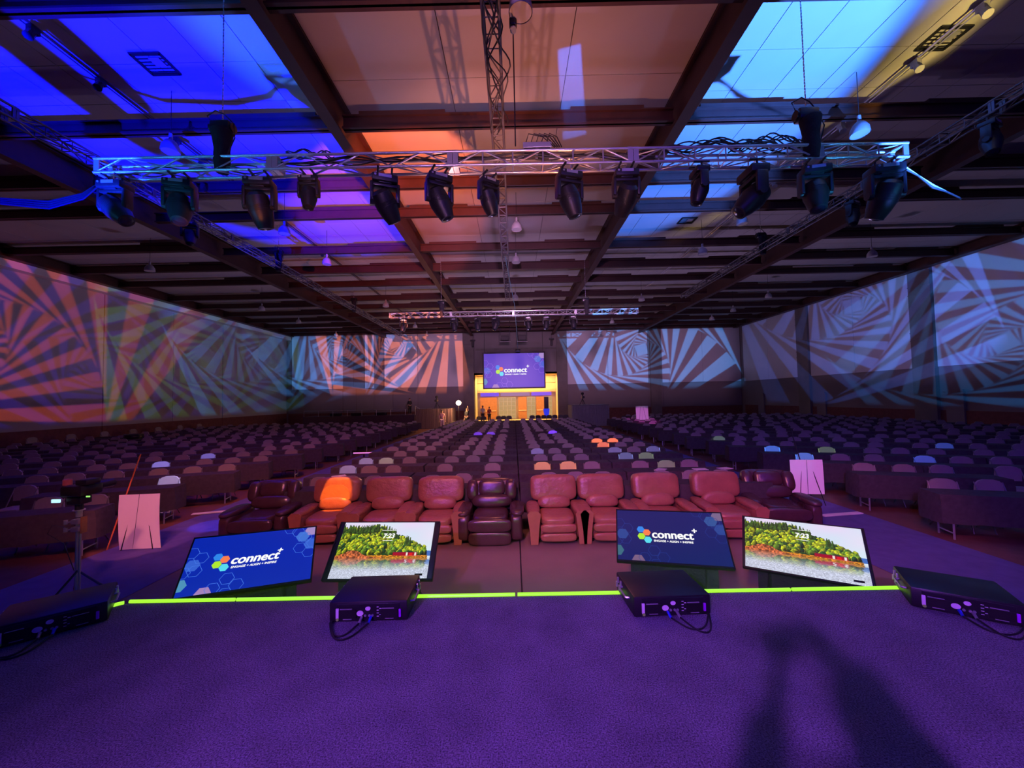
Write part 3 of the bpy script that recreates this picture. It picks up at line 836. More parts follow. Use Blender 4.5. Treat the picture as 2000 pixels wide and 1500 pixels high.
monitor((1.82, 4.62, .83), -.33, .69, .05, 'logo_dark', 'floor monitor showing the dark blue connect slide, third from the left')
monitor((3.44, 4.72, .62), -.62, .80, .04, 'lake', 'bright floor monitor showing the lake picture, rightmost of four')

# big projection screen at back
ps = thing('projection_screen', 'large hanging projection screen with purple connect slide above the lobby doors', 'projection screen', (.12, 42.2, 3.65))
MS = Matrix.Translation((0, 0, 1.93)) @ Matrix.Rotation(PI / 2, 4, 'X')
MB(MS).box((0, 0, -.05), (6.9, 4.05, .08)).build('frame', M_black, ps)
art(ps, MS, 6.62, 3.75, 'ps', srgb(88, 62, 190), srgb(150, 110, 225), .8, 1.0, .0, 1)
MB().cyl((-3.2, 0, 3.9), (-3.2, 0, 6.84), .015, n=5).cyl((3.2, 0, 3.9), (3.2, 0, 6.84), .015, n=5).build('hanging_wire', M_blackm, ps)
pj = thing('projector', 'small black projector hanging just above the top of the projection screen', 'projector', (.55, 39.9, 7.5))
MB().box((0, 0, 0), (.5, .45, .22), bev=.03).build('housing', M_blackm, pj, smooth=30)
MB().cyl((0, .2, 0), (0, .3, 0), .07, n=12).build('lens', M_glass, pj)
MB().cyl((0, 0, .1), (0, 0, 3.0), .02, n=6).build('pole', M_blackm, pj)

# ================================================================== TRUSS
def tr_section(L, s, kind, merge):
    # local: along +x from 0 to L, cross-section centred on y,z ; returns (chords mesh, brace list of (mesh segments))
    h = s / 2; c = MB()
    for y in (-h, h):
        for z in (-h, h): c.cyl((0, y, z), (L, y, z), .0245, n=8)
    br = []
    n = max(2, round(L / .5)); d = L / n
    for face in range(4):
        for i in range(n):
            x0, x1 = i * d + .02, (i + 1) * d - .02
            a, b = (-h, h) if (i + face) % 2 == 0 else (h, -h)
            P = {0: ((x0, -h, a), (x1, -h, b)), 1: ((x0, h, a), (x1, h, b)), 2: ((x0, a, -h), (x1, b, -h)), 3: ((x0, a, h), (x1, b, h))}[face]
            br.append(P)
            if kind == 'N' and i: 
                x = i * d
                br.append({0: ((x, -h, -h), (x, -h, h)), 1: ((x, h, -h), (x, h, h)), 2: ((x, -h, -h), (x, h, -h)), 3: ((x, -h, h), (x, h, h))}[face])
    return c, br
def endplate(x, s):
    h = s / 2; p = MB()
    for y in (-h, h):
        p.box((x, y, 0), (.012, .05, s + .05))
    for z in (-h, h): p.box((x, 0, z), (.012, s + .05, .05))
    return p
def truss(name, lab, p, rz, secs, s=.24, m=M_alu, detail=False, roll=0):
    t = thing(name, lab, 'truss', p, rz)
    x = 0
    for L, kind in secs:
        c, br = tr_section(L, s, kind, not detail)
        sec = None
        if detail:
            sec = c.build('truss_section', m, t, smooth=50, loc=(x, 0, 0))
            cache = {}
            for (a, b) in br:
                a = Vector(a); b = Vector(b); d = b - a; key = (round(d.x, 3), round(d.y, 3), round(d.z, 3))
                if key not in cache: cache[key] = MB().cyl((0, 0, 0), d, .0125, n=6).mesh('brace', m, 50)
                inst(None, 'brace', sec, a, link_mesh=cache[key])
            for xx in (.0, L): 
                xe = xx + (.05 if xx == 0 else -.05)
                for (c_, d_) in (((xe, -s / 2, 0), (.09, .022, s + .055)), ((xe, s / 2, 0), (.09, .022, s + .055)), ((xe, 0, -s / 2), (.09, s - .03, .02)), ((xe, 0, s / 2), (.09, s - .03, .02))): MB().box(c_, d_).build('end_plate', m, sec)
        else:
            for a, b in br: c.cyl(a, b, .0125, n=4, caps=False)
            sec = c.build('truss_section', m, t, smooth=50, loc=(x, 0, 0))
            for xx in (.03, L - .03):
                for yy in (-s / 2, s / 2): MB().box((xx, yy, 0), (.05, .03, s + .055)).build('end_plate', m, sec)
        x += L
    return t
truss('lighting_truss', 'long aluminium box truss across the hall carrying the moving head lights, nearest', (-7.16, 6.57, 6.655), 0.004,
      [(3.07, 'W'), (3.12, 'W'), (3.12, 'N'), (3.2, 'N'), (1.56, 'N')], detail=True)
truss('lighting_truss', 'box truss crossing the far part of the hall in front of the screen', (-6.77, 21.1, 7.2), 0.004, [(3.4, 'W'), (3.45, 'N'), (3.45, 'N'), (3.45, 'N')], m=M_alu)
truss('lighting_truss', 'dark centre truss running from above the stage toward the screen', (-.22, 3.4, 8.22), PI / 2, [(3.05, 'N')] * 6, m=mat('shaded_aluminium', (.13, .125, .14), .45, .5))  # aluminium darkened, the truss's silhouette shade is put into its colour
truss('lighting_truss', 'dark truss running down the left side of the hall', (-10.25, 4.6, 8.55), PI / 2, [(3.05, 'N')] * 10, m=mat('shaded_aluminium', (.3, .3, .3)))
truss('lighting_truss', 'dark truss running down the right side of the hall', (10.5, 5.0, 8.55), PI / 2, [(3.05, 'N')] * 6, m=mat('shaded_aluminium', (.3, .3, .3)))
# suspension wires and hoists
def hoist(x, y, z, ztop, lab):
    t = thing('chain_hoist', lab, 'hoist', (x, y, z))
    MB().box((0, 0, .12), (.34, .2, .2), bev=.03).cyl((-.2, 0, .12), (.2, 0, .12), .085, n=12).build('motor', M_blackm, t, smooth=35)
    MB().lathe([(.0, -.72), (.10, -.7), (.13, -.5), (.12, -.3), (.15, -.1), (.17, .02), (.13, .06)], 14, Matrix.Translation((0.03, -.05, 0))).build('chain_bag', M_blackf, t, smooth=60)
    n = int((ztop - z - .2) / .055) + 1; b = MB()
    for i in range(n):
        zz = 0
        b.box((0, 0, .22 + i * .055), (.022 if i % 2 else .008, .008 if i % 2 else .022, .045))
    b.build('chain', M_alu, t)
    MB().tube([(-.18, 0, .2), (-.26, -.02, .34), (-.1, -.04, .42), (.05, -.02, .36), (.2, 0, .2), (.26, -.06, -.1), (.12, -.1, -.5)], .011).build('control_cable', M_rubber, t, smooth=60)
    MB().tube([(0, 0, .02), (.05, .05, -.3), (.14, -.04, -.62)], .02).tube([(0, 0, .02), (-.05, .05, -.3), (-.1, -.04, -.62)], .02).build('sling', M_black, t, smooth=60)
hoist(-5.05, 6.6, 7.25, 10.49, 'black chain hoist with hanging bag above the left part of the near truss')
hoist(5.25, 6.6, 7.25, 10.49, 'black chain hoist with hanging bag above the right part of the near truss')
hoist(-3.9, 21.1, 7.75, 10.49, 'small black chain hoist on the left part of the far truss')
hoist(4.1, 21.1, 7.75, 10.49, 'small black chain hoist on the right part of the far truss')
hoist(-10.25, 16.7, 9.0, 10.49, 'small chain hoist on the left side truss')
hoist(10.5, 15.9, 9.0, 10.49, 'small chain hoist on the right side truss')
hoist(-10.25, 24.7, 9.0, 10.49, 'tiny chain hoist far along the left side truss')
# power box on truss
pb = thing('power_box', 'silver and black power distribution box sitting on the centre of the near truss', 'box', (.5, 6.6, 6.82))
MB().box((0, 0, .06), (.5, .24, .1), bev=.01).build('lid', M_alu, pb)
MB().box((-.13, 0, -.03), (.2, .22, .09), bev=.01).box((.12, 0, -.03), (.2, .22, .09), bev=.01).build('case', M_black, pb)
for k in range(5): MB().tube([(-.2 + k * .09, -.1, .1), (-.15 + k * .09, -.16, .22), (.1 + k * .06, -.1, .2), (.3 + k * .03, -.12, .0)], .009).build('cable', M_rubber, pb, smooth=60)
# cable bundles along truss
def bundle(x0, x1, z, lab, n=5, amp=.05, y=6.6, hump=0):
    t = thing('cable_bundle', lab, 'cable', ((x0 + x1) / 2, y, z))
    for k in range(n):
        pts = []; ph = random.random() * 6; m_ = (x0 + x1) / 2
        for i in range(26):
            u = i / 25; x = x0 + (x1 - x0) * u
            pts.append((x - m_, .08 * math.sin(ph + u * 5 + k) , amp * math.sin(u * 17 + ph) + .04 * k / n + hump * math.sin(u * PI) ** 2))
        MB().tube(pts, .012, 5).build('cable', M_rubber, t, smooth=60)
bundle(-4.0, -1.0, 6.72, 'black cables tied along the near truss left of centre', 4, .035)
bundle(-.9, 2.6, 6.72, 'black cables tied along the near truss at its centre', 4, .035)
bundle(2.7, 4.9, 6.78, 'thick coil of black cables heaped on the near truss right of centre', 7, .05, hump=.12)
bundle(3.9, 5.3, 6.80, 'bulging black cable loops beside the right hoist', 6, .06, hump=.16)
bundle(-3.9, -3.1, 6.83, 'small black cable coil on top of the near truss', 4, .03, hump=.06)
bundle(-6.9, -4.4, 6.60, 'cables lying inside the left end of the near truss', 3, .03)
hc = thing('hanging_cable', 'bundle of pale wrapped cables hanging off the right end of the near truss', 'cable', (6.95, 6.6, 6.4))
for k in range(4): MB().tube([(0, 0, -.05 * k * .3), (.25, .05, -.12), (.55, .1, -.26 - .02 * k), (.9, .2, -.34), (1.6, .6, -.25), (2.6, 1.4, .1), (3.4, 2.2, .6)], .014, 5).build('strand', M_alu if k < 2 else M_rubber, hc, smooth=60)
hc = thing('hanging_cable', 'blue-lit cables sagging from the left end of the near truss', 'cable', (-7.1, 6.6, 6.5))
for k in range(4): MB().tube([(0, 0, 0), (-.4, 0, -.25 - .03 * k), (-1.0, .0, -.38 - .04 * k), (-1.9, 0, -.3 - .03 * k), (-2.9, -.2, .25), (-3.4, -.4, .8)], .018, 5).build('strand', M_rubber, hc, smooth=60)
hc = thing('hanging_cable', 'tangle of black cables on the centre truss above the near truss', 'cable', (-.22, 6.6, 8.0))
for k in range(5):
    pts = [(.12 * math.sin(k * 2 + i * .22) + .16 * max(0, math.sin(i * .31 + k)) ** 3, -2.6 + i * .105, .10 * math.sin(i * .33 + k) - (.12 * (k % 3))) for i in range(34)]
    MB().tube(pts, .012, 5).build('strand', M_rubber, hc, smooth=60)
hc = thing('hanging_cable', 'black signal cable dropping from the centre truss beside the pendant', 'cable', (.12, 6.4, 8.0))
MB().cyl((0, 0, -1.2), (0, 0, 1.0), .012, n=5).box((0, 0, .98), (.13, .13, .16), bev=.03).build('strand', M_rubber, hc)
MB().cyl((0, -.02, .85), (0, -.05, .80), .055, n=12).build('hook', M_alu, hc)
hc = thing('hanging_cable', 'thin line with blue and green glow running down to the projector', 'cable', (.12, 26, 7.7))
MB().tube([(-.34, -11, .40), (.05, -4, .15), (.25, 5, .0), (.43, 13.9, -0.08)], .014, 5).build('strand', mat('teal_lit_rope', (.1, .4, .5), .4), hc)  # blue-green glow of the line is put into the strand's colour

# ---- moving heads
def yoke_head(x, y, ztop, d, sc, yaw, lab, name='moving_head_light', m=M_black, grp='moving head lights on the near truss', lens=None):
    t = thing(name, lab, 'stage light', (x, y, ztop), yaw, grp)
    s = sc
    b = MB().box((0, 0, -.145 * s), (.40 * s, .27 * s, .12 * s), bev=.018 * s)
    b.box((0, 0, -.2 * s), (.2 * s, .2 * s, .05 * s), bev=.01 * s)
    b.build('base', m, t, smooth=30)
    for dx in (-.11, .11): MB().cyl((dx * s, 0, -.10 * s), (dx * s, 0, .005), .018, n=8).box((dx * s, 0, .02), (.035, .27, .03), bev=.008).build('clamp', M_blackm, t)
    MB().box((0, -.137 * s, -.12 * s), (.2 * s, .006, .05 * s)).cyl((-.15 * s, -.14 * s, -.12 * s), (-.15 * s, -.137 * s, -.12 * s), .018 * s, n=8).build('control_panel', M_alu, t)
    yk = MB()
    w_, top, low = .205 * s, -.22 * s, -.50 * s
    yk.box((0, 0, top - .025 * s), (2 * w_ + .04 * s, .16 * s, .06 * s), bev=.015 * s)
    for sx in (-1, 1):
        yk.box((sx * w_, 0, (top + low) / 2), (.055 * s, .17 * s, (top - low) + .04 * s), bev=.02 * s)
        yk.cyl((sx * (w_ + .03 * s), 0, low), (sx * (w_ - .05 * s), 0, low), .055 * s, n=14)
    yk.build('yoke', m, t, smooth=35)
    d = Vector(d); d = Matrix.Rotation(-yaw, 3, 'Z') @ d
    d.normalize(); q = d.to_track_quat('Z', 'X').to_matrix().to_4x4()
    HM = Matrix.Translation((0, 0, low)) @ q
    MB(HM).lathe([(0, -.20 * s), (.10 * s, -.20 * s), (.155 * s, -.15 * s), (.168 * s, -.05 * s), (.17 * s, .08 * s), (.15 * s, .2 * s), (.12 * s, .3 * s), (.115 * s, .33 * s), (.09 * s, .335 * s)], 20).build('head', m, t, smooth=40)
    v = MB(HM)
    for k in range(5): v.lathe([(.173 * s, -.02 * s + k * .022 * s), (.177 * s, -.012 * s + k * .022 * s), (.173 * s, -.004 * s + k * .022 * s)], 20)
    v.build('cooling_ribs', M_blackm, t, smooth=60)
    MB(HM).lathe([(.092 * s, .33 * s), (.06 * s, .345 * s), (0, .35 * s)], 18).build('lens', lens or M_glass, t, smooth=60)
    return t
def px(pxx, D=6.57): return (pxx - 1003) / 750 * D
ZT = 6.49
hs = [(215, (.7, -.1, -.7), 1.0, 0, 'moving head light almost lost in shadow at the left end of the near truss'),
      (345, (.28, -.35, -.9), 1.0, .25, 'cyan-lit moving head light, second from the left on the near truss'),
      (505, (.1, .35, -1), 1.05, .15, 'moving head light with orange-lit barrel, third from the left'),
      (603, (.08, -.25, -1), .72, .05, 'small moving head light with glowing copper barrel'),
      (755, (.32, .55, -.8), 1.0, .35, 'black moving head light tilted backward left of the truss centre'),
      (863, (.42, .1, -.95), .98, .5, 'black moving head light pointing down right, just left of centre'),
      (960, (.25, .2, -.9), .8, .6, 'black moving head light half hidden behind the centre truss'),
      (1122, (.32, .05, -1), .98, .3, 'black moving head light just right of the truss centre'),
      (1235, (-.1, .75, -.65), .95, 0, 'moving head light with its striped back turned to the stage'),
      (1382, (-.28, 0, -1), .78, PI / 2, 'small black moving head light seen edge-on right of centre'),
      (1488, (-.8, .0, -.75), 1.1, PI / 2, 'large black moving head light swung out to the left'),
      (1610, (-.12, -.3, -1), 1.0, -.2, 'cyan-lit moving head light, second from the right end'),
      (1748, (-.15, .45, -.9), 1.12, -.15, 'large moving head light at the right end of the near truss')]
for (xp, d, sc, yaw, lab) in hs:
    yoke_head(px(xp), 6.57 if xp != 960 else 6.75, ZT, d, sc * 1.06, yaw, lab)
for i, xx in enumerate((-6.0, -3.2, -1.9, -.9, .9, 1.9, 3.4)):
    yoke_head(xx, 21.1, 7.04, (random.uniform(-.4, .4), -.4, -1), .95, random.uniform(-1, 1), 'small black light hanging under the far truss, %s from its left end' % ORD[i], 'moving_head_light', grp='lights on the far truss')
for i, (sx, y) in enumerate(((-1, 9.5), (-1, 12.0), (1, 8.2), (1, 11.6))):
    yoke_head(10.3 * sx + (.1 if sx < 0 else .2), y, 8.38, (-.3 * sx, -.3, -1), 1.0, .4, 'dark stage light under the %s side truss, %s one' % ('left' if sx < 0 else 'right', 'nearer' if i in (0, 2) else 'farther'), grp='lights on the side trusses')
# crate-like light racks near screen
for i, xx in enumerate((-.75, 1.0)):
    r = thing('light_rack', 'black framed light rack hanging above the projection screen, %s of the pair' % ('left', 'right')[i], 'light rack', (xx, 39.4, 8.4))
    b = MB()
    for a in (-.5, .5):
        b.box((a, 0, 1.03), (.06, .06, 2.1))
    b.box((0, 0, -.02), (1.1, .3, .06)).box((0, 0, .95), (1.1, .06, .06)); b.build('frame', M_blackm, r)
    MB().box((0, 0, .3), (.85, .3, .5), bev=.05).build('lamp_housing', M_black, r)
    MB().box((0, -.1, -.06), (1.1, .08, .03)).build('white_bar', M_foam, r)
for i, xx in enumerate((-4.35, 4.3)):
    r = thing('wall_speaker', 'small black speaker hanging %s of the projection screen' % ('left', 'right')[i], 'speaker', (xx, 42.0, 8.4))
    MB().box((0, 0, .55), (.55, .2, .14), bev=.02).build('bracket', M_blackm, r)
    MB().box((0, 0, .1), (.24, .24, .55), bev=.03).build('cabinet', M_black, r)
    MB().cyl((0, 0, .6), (0, 0, 1.9), .012, n=5).build('wire', M_blackm, r)

# ================================================================== RECLINERS
def recliner(x, y, rz, lab, dark=False, arch=False, lean=0.):
    t = thing('recliner', lab, 'armchair', (x, y, 0), rz, 'leather recliners in the front row')
    L = M_dleather if dark else M_leather; L2 = M_dleather if dark else M_leather2
    tb = -.20 - lean
    if not dark:
        MB().cushion((0, .02, .2), (.37, .36, .16), e=8).build('base', L, t, smooth=180)
        MB().cushion((0, -.10, .44), (.295, .36, .10), e=4, sag=.012).build('seat', L, t, smooth=180)
        MB().cushion((0, -.46, .33), (.29, .055, .085), e=4).build('footrest', L, t, smooth=180)
        MB().cushion((0, -.465, .155), (.29, .05, .08), e=4).build('footrest', L, t, smooth=180)
        MB().cushion((0, .235, .64), (.29, .10, .14), RX(tb), e=3.0, taper=-.1).build('lumbar_cushion', L, t, smooth=180)
        bk = MB()
        bk.cushion((0, .37 + lean * .3, .90), (.42, .135, .275), RX(tb), e=5.2, taper=.0)
        bk.build('backrest', L, t, smooth=180)
        if arch:
            MB().prism([(.27 * math.copysign(abs(math.cos(a)) ** .8, math.cos(a)), .32 * abs(math.sin(a)) ** .8) for a in [PI * i / 16 for i in range(17)]], -.03, .02,
                       Matrix.Translation((0, .205, .72)) @ Matrix.Rotation(PI / 2 + tb, 4, 'X')).build('arched_inset', mat('tan_leather', (.45, .18, .08), .33, noise=.2, nscale=8, bump=.3, bscale=14), t, smooth=35)
        for s in (-1, 1):
            MB().cushion((s * .385, -.04, .36), (.085, .43, .25), e=7).build('armrest', L, t, smooth=180)
            MB().cushion((s * .395, -.06, .60), (.115, .42, .07), e=2.6, n=6).build('arm_roll', L, t, smooth=180)
            P = [(-.06, .02), (.06, .02), (.075, .3), (.10, .52), (.11, .6), (.06, .66), (-.06, .66), (-.11, .6), (-.10, .52), (-.075, .3)]
            MB().prism(P, 0, .03, Matrix.Translation((s * .395, -.455, 0)) @ Matrix.Rotation(PI / 2, 4, 'X')).build('arm_front', L2, t, smooth=35)
    else:
        MB().cushion((0, .02, .19), (.38, .40, .16), e=8).build('base', L, t, smooth=180)
        MB().cushion((0, -.08, .45), (.30, .38, .11), e=4, sag=.012).build('seat', L, t, smooth=180)
        MB().cushion((0, -.49, .40), (.36, .07, .13), e=3.6).build('footrest', L, t, smooth=180)
        MB().cushion((0, -.485, .15), (.35, .055, .13), e=4.5).build('footrest', L, t, smooth=180)
        MB().cushion((0, .27, .66), (.37, .13, .15), RX(tb), e=2.8).build('lumbar_cushion', L, t, smooth=180)
        MB().cushion((0, .40 + lean * .3, .84), (.44, .11, .27), RX(tb), e=5).build('backrest', L, t, smooth=180)
        MB().cushion((0, .31 + lean * .3, .93), (.24, .10, .17), RX(tb), e=4).build('headrest', L, t, smooth=180)
        for s in (-1, 1):
            MB().cushion((s * .35, .33 + lean * .3, .88), (.105, .12, .22), RX(tb), e=3).build('wing', L, t, smooth=180)
            MB().cushion((s * .44, -.04, .33), (.10, .44, .27), e=6).build('armrest', L, t, smooth=180)
            MB().cushion((s * .455, -.08, .60), (.125, .40, .075), e=2.8).build('arm_pad', L, t, smooth=180)
    f = MB()
    t.scale = (1.04, 1, .87)
    for a in (-.28, .28):
        for b in (-.3, .3): f.cyl((a, b, 0), (a, b, .06), .025, n=8)
    f.build('foot', M_black, t)
    return t
RY0 = 7.12
recliner(-4.72, 7.3, .10, 'dark brown recliner leaning back at the left end of the row', True, lean=.10)
recliner(-3.45, RY0 + .1, .05, 'brown recliner with arched back lit bright orange', arch=True)
recliner(-2.42, RY0 + .05, .05, 'red-brown leather recliner directly right of the orange-lit one')
recliner(-1.42, RY0, .02, 'red-brown recliner just left of the dark wide recliner in the middle')
recliner(-.45, RY0 - .02, 0, 'dark wide recliner with head pillow in the middle of the row', True)
recliner(.72, RY0 - .05, 0, 'red-brown recliner just right of the dark middle recliner')
recliner(1.62, RY0 - .05, 0, 'red-brown recliner left of the dark blue logo monitor')
recliner(2.66, RY0 - .05, -.03, 'red-brown recliner mostly hidden behind the dark blue logo monitor')
recliner(3.80, RY0 - .02, -.06, 'red-brown recliner above the gap between the two right monitors')
recliner(4.95, 7.4, -.22, 'dark recliner leaning back at the right end of the row', True, lean=.16)

# ================================================================== CHAIRS AND TABLES
def chair_parts():
    arch = lambda w_, z0, z1, n=9: [(-w_, z0), (w_, z0)] + [(w_ * math.copysign(abs(math.cos(a)) ** .55, math.cos(a)), z0 + (z1 - z0) * (.35 + .65 * math.sin(a) ** .8)) for a in [PI * i / n for i in range(n + 1)]]
    back = MB().prism(arch(.205, .56, .87), -.018, .018, Matrix.Translation((0, .2, .0)) @ Matrix.Rotation(PI / 2 - .0, 4, 'X') @ Matrix.Translation((0, 0, 0)))
    seat = MB().box((0, -.02, .44), (.40, .40, .045), bev=.015)
    legs = []
    for s in (-1, 1):
        legs.append(MB().cyl((s * .2, .21, .82), (s * .2, -.17, .0), .011, n=5))
        legs.append(MB().cyl((s * .185, -.12, .45), (s * .185, .24, .0), .011, n=5))
    return back, seat, legs
bk_, st_, lg_ = chair_parts()
me_back = bk_.mesh('backrest', M_seat, 40); me_seat = st_.mesh('seat', M_seat, 40); me_legs = [l.mesh('leg', M_seatb, 40) for l in lg_]
allm = MB(); 
for q in (bk_, st_, *lg_): allm.add(q.v, q.f)
me_all = allm.mesh('folding_chair', M_seat, 40)
low = MB().prism([(-.2, .56), (.2, .56), (.2, .76), (.13, .86), (-.13, .86), (-.2, .76)], -.018, .018, Matrix.Translation((0, .2, 0)) @ Matrix.Rotation(PI / 2, 4, 'X')).box((0, -.02, .44), (.4, .4, .04)).box((-.19, 0, .22), (.02, .35, .44)).box((.19, 0, .22), (.02, .35, .44))

chairs = []; tables = []
TW = 2.44
# centre block
for r in range(20):
    yr = 8.05 + 1.33 * r
    if yr > 31.5: break
    for ti, tx in enumerate((-3.66, -1.16, 1.32, 3.80)):
        tables.append((tx, yr - .23, 0, 'C', r, ti))
        for k in range(3):
            if random.random() < .03 and r > 0: continue
            chairs.append((tx + (k - 1) * .62 + random.uniform(-.05, .05), yr + .2 + random.uniform(-.05, .1), random.uniform(-.08, .08), 'C', r, ti * 3 + k))
# side blocks
ang = math.radians(17)
for sx, B in ((-1, 'L'), (1, 'R')):
    for r in range(20):
        y0 = 6.75 + 1.55 * r
        if r > 0: y0 += .1
        for ti in range(7):
            s = (TW + .03) * (ti + .5)
            cx = 7.15 + s * math.cos(ang) + (.12 if r % 2 else 0); cy = y0 - s * math.sin(ang)
            if cx + 1.3 > XW - .3 or cy < 2.0 or cy > 35 or abs(cx) / max(cy, .1) > 1.55: continue
            if sx < 0 and cy > 31: continue
            if cy > 31 and cx < 10.5: continue
            a = ang * sx * -1
            tables.append((sx * cx, cy, a, B, r, ti))
            # local frame
            ex = Vector((math.cos(ang), -math.sin(ang))); ey = Vector((math.sin(ang), math.cos(ang)))
            for k in range(3):
                if random.random() < .06: continue
                p = Vector((cx, cy)) + ex * ((k - 1) * .72 + random.uniform(-.06, .06)) + ey * (.42 + random.uniform(-.04, .1))
                chairs.append((sx * p.x, p.y, (-ang if sx > 0 else ang) + random.uniform(-.1, .1), B, r, ti * 3 + k))
SPECIAL = [(.8, 9.6, (1, .33, .02), 1.3), (1.4, 9.6, (1, .33, .02), 1.3), (3.2, 14.9, (1, .2, .02), 1.6), (3.8, 14.9, (1, .2, .02), 1.6), (3.2, 13.6, (1, .2, .02), 1.2),
           (-1.78, 18.9, (.12, .03, 1), 1.0), (-1.16, 18.9, (.12, .03, 1), 1.0), (1.32, 18.9, (.12, .03, 1), 1.0), (1.94, 18.9, (.12, .03, 1), 1.0),
           (3.2, 10.9, (.15, .4, 1), .45), (3.8, 10.9, (.35, .75, .15), .35), (3.8, 9.6, (.35, .75, .15), .35), (3.2, 12.2, (.2, .3, 1), .4), (4.4, 12.2, (.2, .3, 1), .4),
           (-4.28, 9.6, (.4, .42, 1), .8), (-4.28, 10.9, (.4, .42, 1), .7), (-3.66, 10.9, (.6, .65, .6), .5), (.7, 12.2, (.25, .25, 1), .5),
           (-9.86, 10.5, (.22, .25, 1), 1.2), (-9.9, 12.0, (.2, .22, 1), .8), (-7.88, 9.4, (.35, .35, 1), .9), (-7.3, 9.4, (.6, .6, 1), .7),
           (7.9, 12.4, (.05, .22, 1), 1.2), (7.8, 10.9, (.06, .25, 1), 1.3), (10.1, 10.2, (.04, .13, 1), 1.0), (13.2, 12.4, (.04, .16, 1), .5), (9.4, 11.0, (.3, .6, .15), .3), (6.4, 14.6, (.3, .6, .3), .25)]
for (x, y, c_, k_) in SPECIAL:
    q = min(chairs, key=lambda c: (c[0] - x) ** 2 + (c[1] - y) ** 2)
    src = Vector((q[0] * .55, 7.35, 5.7)); tg = Vector((q[0] - .2 * math.sin(q[2]) * -0, q[1] + .2, .76)); dd = (tg - src).length
    spot('seat_special', src, tg, c_, 85 * k_ * dd * dd, math.degrees(2 * math.atan(.27 / dd)), .1, .01)
# rear lobby-side loose chairs
BN = {'C': 'centre block', 'L': 'left block', 'R': 'right block'}
def rotfix(B): return (ang if B == 'L' else -ang if B == 'R' else 0)
vis = [c for c in chairs if inview(c[0], c[1], .8, 1.02)]
vis.sort(key=lambda c: c[0] ** 2 * .3 + c[1] ** 2)
ind = vis[:300]; far = vis[300:]
for (x, y, rz, B, r, k) in ind:
    rowl = '%s row' % ORD[r]
    if B == 'C': lab = 'beige folding chair, %s of the %s, %s seat from the left' % (rowl, BN[B], ORD[k])
    else: lab = 'folding chair in the %s, %s, %s seat from the recliner side' % (BN[B], rowl, ORD[k])
    grp = 'folding chairs in the ' + BN[B]
    if y < 17.5:
        t = thing('folding_chair', lab, 'chair', (x, y, 0), rz, grp)
        inst(None, 'backrest', t, link_mesh=me_back); inst(None, 'seat', t, link_mesh=me_seat)
        for l in me_legs: inst(None, 'leg', t, link_mesh=l)
    else:
        o = bpy.data.objects.new('folding_chair', me_all); COL.objects.link(o); o.location = (x, y, 0); o.rotation_euler = (0, 0, rz); tag(o, lab, 'chair', grp)
fm = {}
for (x, y, rz, B, r, k) in far:
    b = fm.setdefault('all', MB()); b.add(low.v, low.f, Matrix.Translation((x, y, 0)) @ Matrix.Rotation(rz, 4, 'Z'))
o = fm['all'].build('folding_chair_rows', M_seat); o['kind'] = 'stuff'; tag(o, 'distant rows of folding chairs filling the rear half of the hall', 'chairs')

def cloth_mesh(W, D, drop, seed, res=14):
    r = random.Random(seed); b = MB(); n = res * 2 + 8
    per = []
    for i in range(res): per.append((-W / 2 + W * i / res, -D / 2, 0, -1))
    for i in range(4): per.append((W / 2, -D / 2 + D * i / 4, 1, 0))
    for i in range(res): per.append((W / 2 - W * i / res, D / 2, 0, 1))
    for i in range(4): per.append((-W / 2, D / 2 - D * i / 4, -1, 0))
    vs = [(x, y, .755) for x, y, _, _ in per]; N = len(per)
    for lv in (1, 2, 3):
        f = lv / 3
        for i, (x, y, nx, ny) in enumerate(per):
            a = .02 + .035 * f * (1 if i % 2 else .25) * r.uniform(.6, 1.2)
            vs.append((x + nx * a, y + ny * a, .755 - drop * f + (r.uniform(-.012, .012) if lv == 3 else 0)))
    fs = [tuple(range(N - 1, -1, -1))][:0] + [tuple(range(N))]
    for lv in range(3):
        for i in range(N):
            k = (i + 1) % N; fs.append((lv * N + i, lv * N + k, (lv + 1) * N + k, (lv + 1) * N + i))
    return b.add(vs, fs).mesh('tablecloth', M_cloth, 50)
cms = [cloth_mesh(TW + .0, .48, .47, s) for s in range(4)]
ttop = MB().box((0, 0, .735), (TW - .04, .44, .03)).mesh('banquet_table', M_wood)
def tleg(s): return MB().cyl((s * 1.02, -.17, 0), (s * 1.02, -.17, .72), .016, n=6).cyl((s * 1.02, .17, 0), (s * 1.02, .17, .72), .016, n=6).cyl((s * 1.02, -.17, .1), (s * 1.02, .17, .1), .012, n=6).mesh('leg', M_alu, 40)
tl = [tleg(-1), tleg(1)]
tv = [t for t in tables if inview(t[0], t[1], .7, 1.05)]
tv.sort(key=lambda c: c[0] ** 2 * .3 + c[1] ** 2)
farT = MB(); farL = []
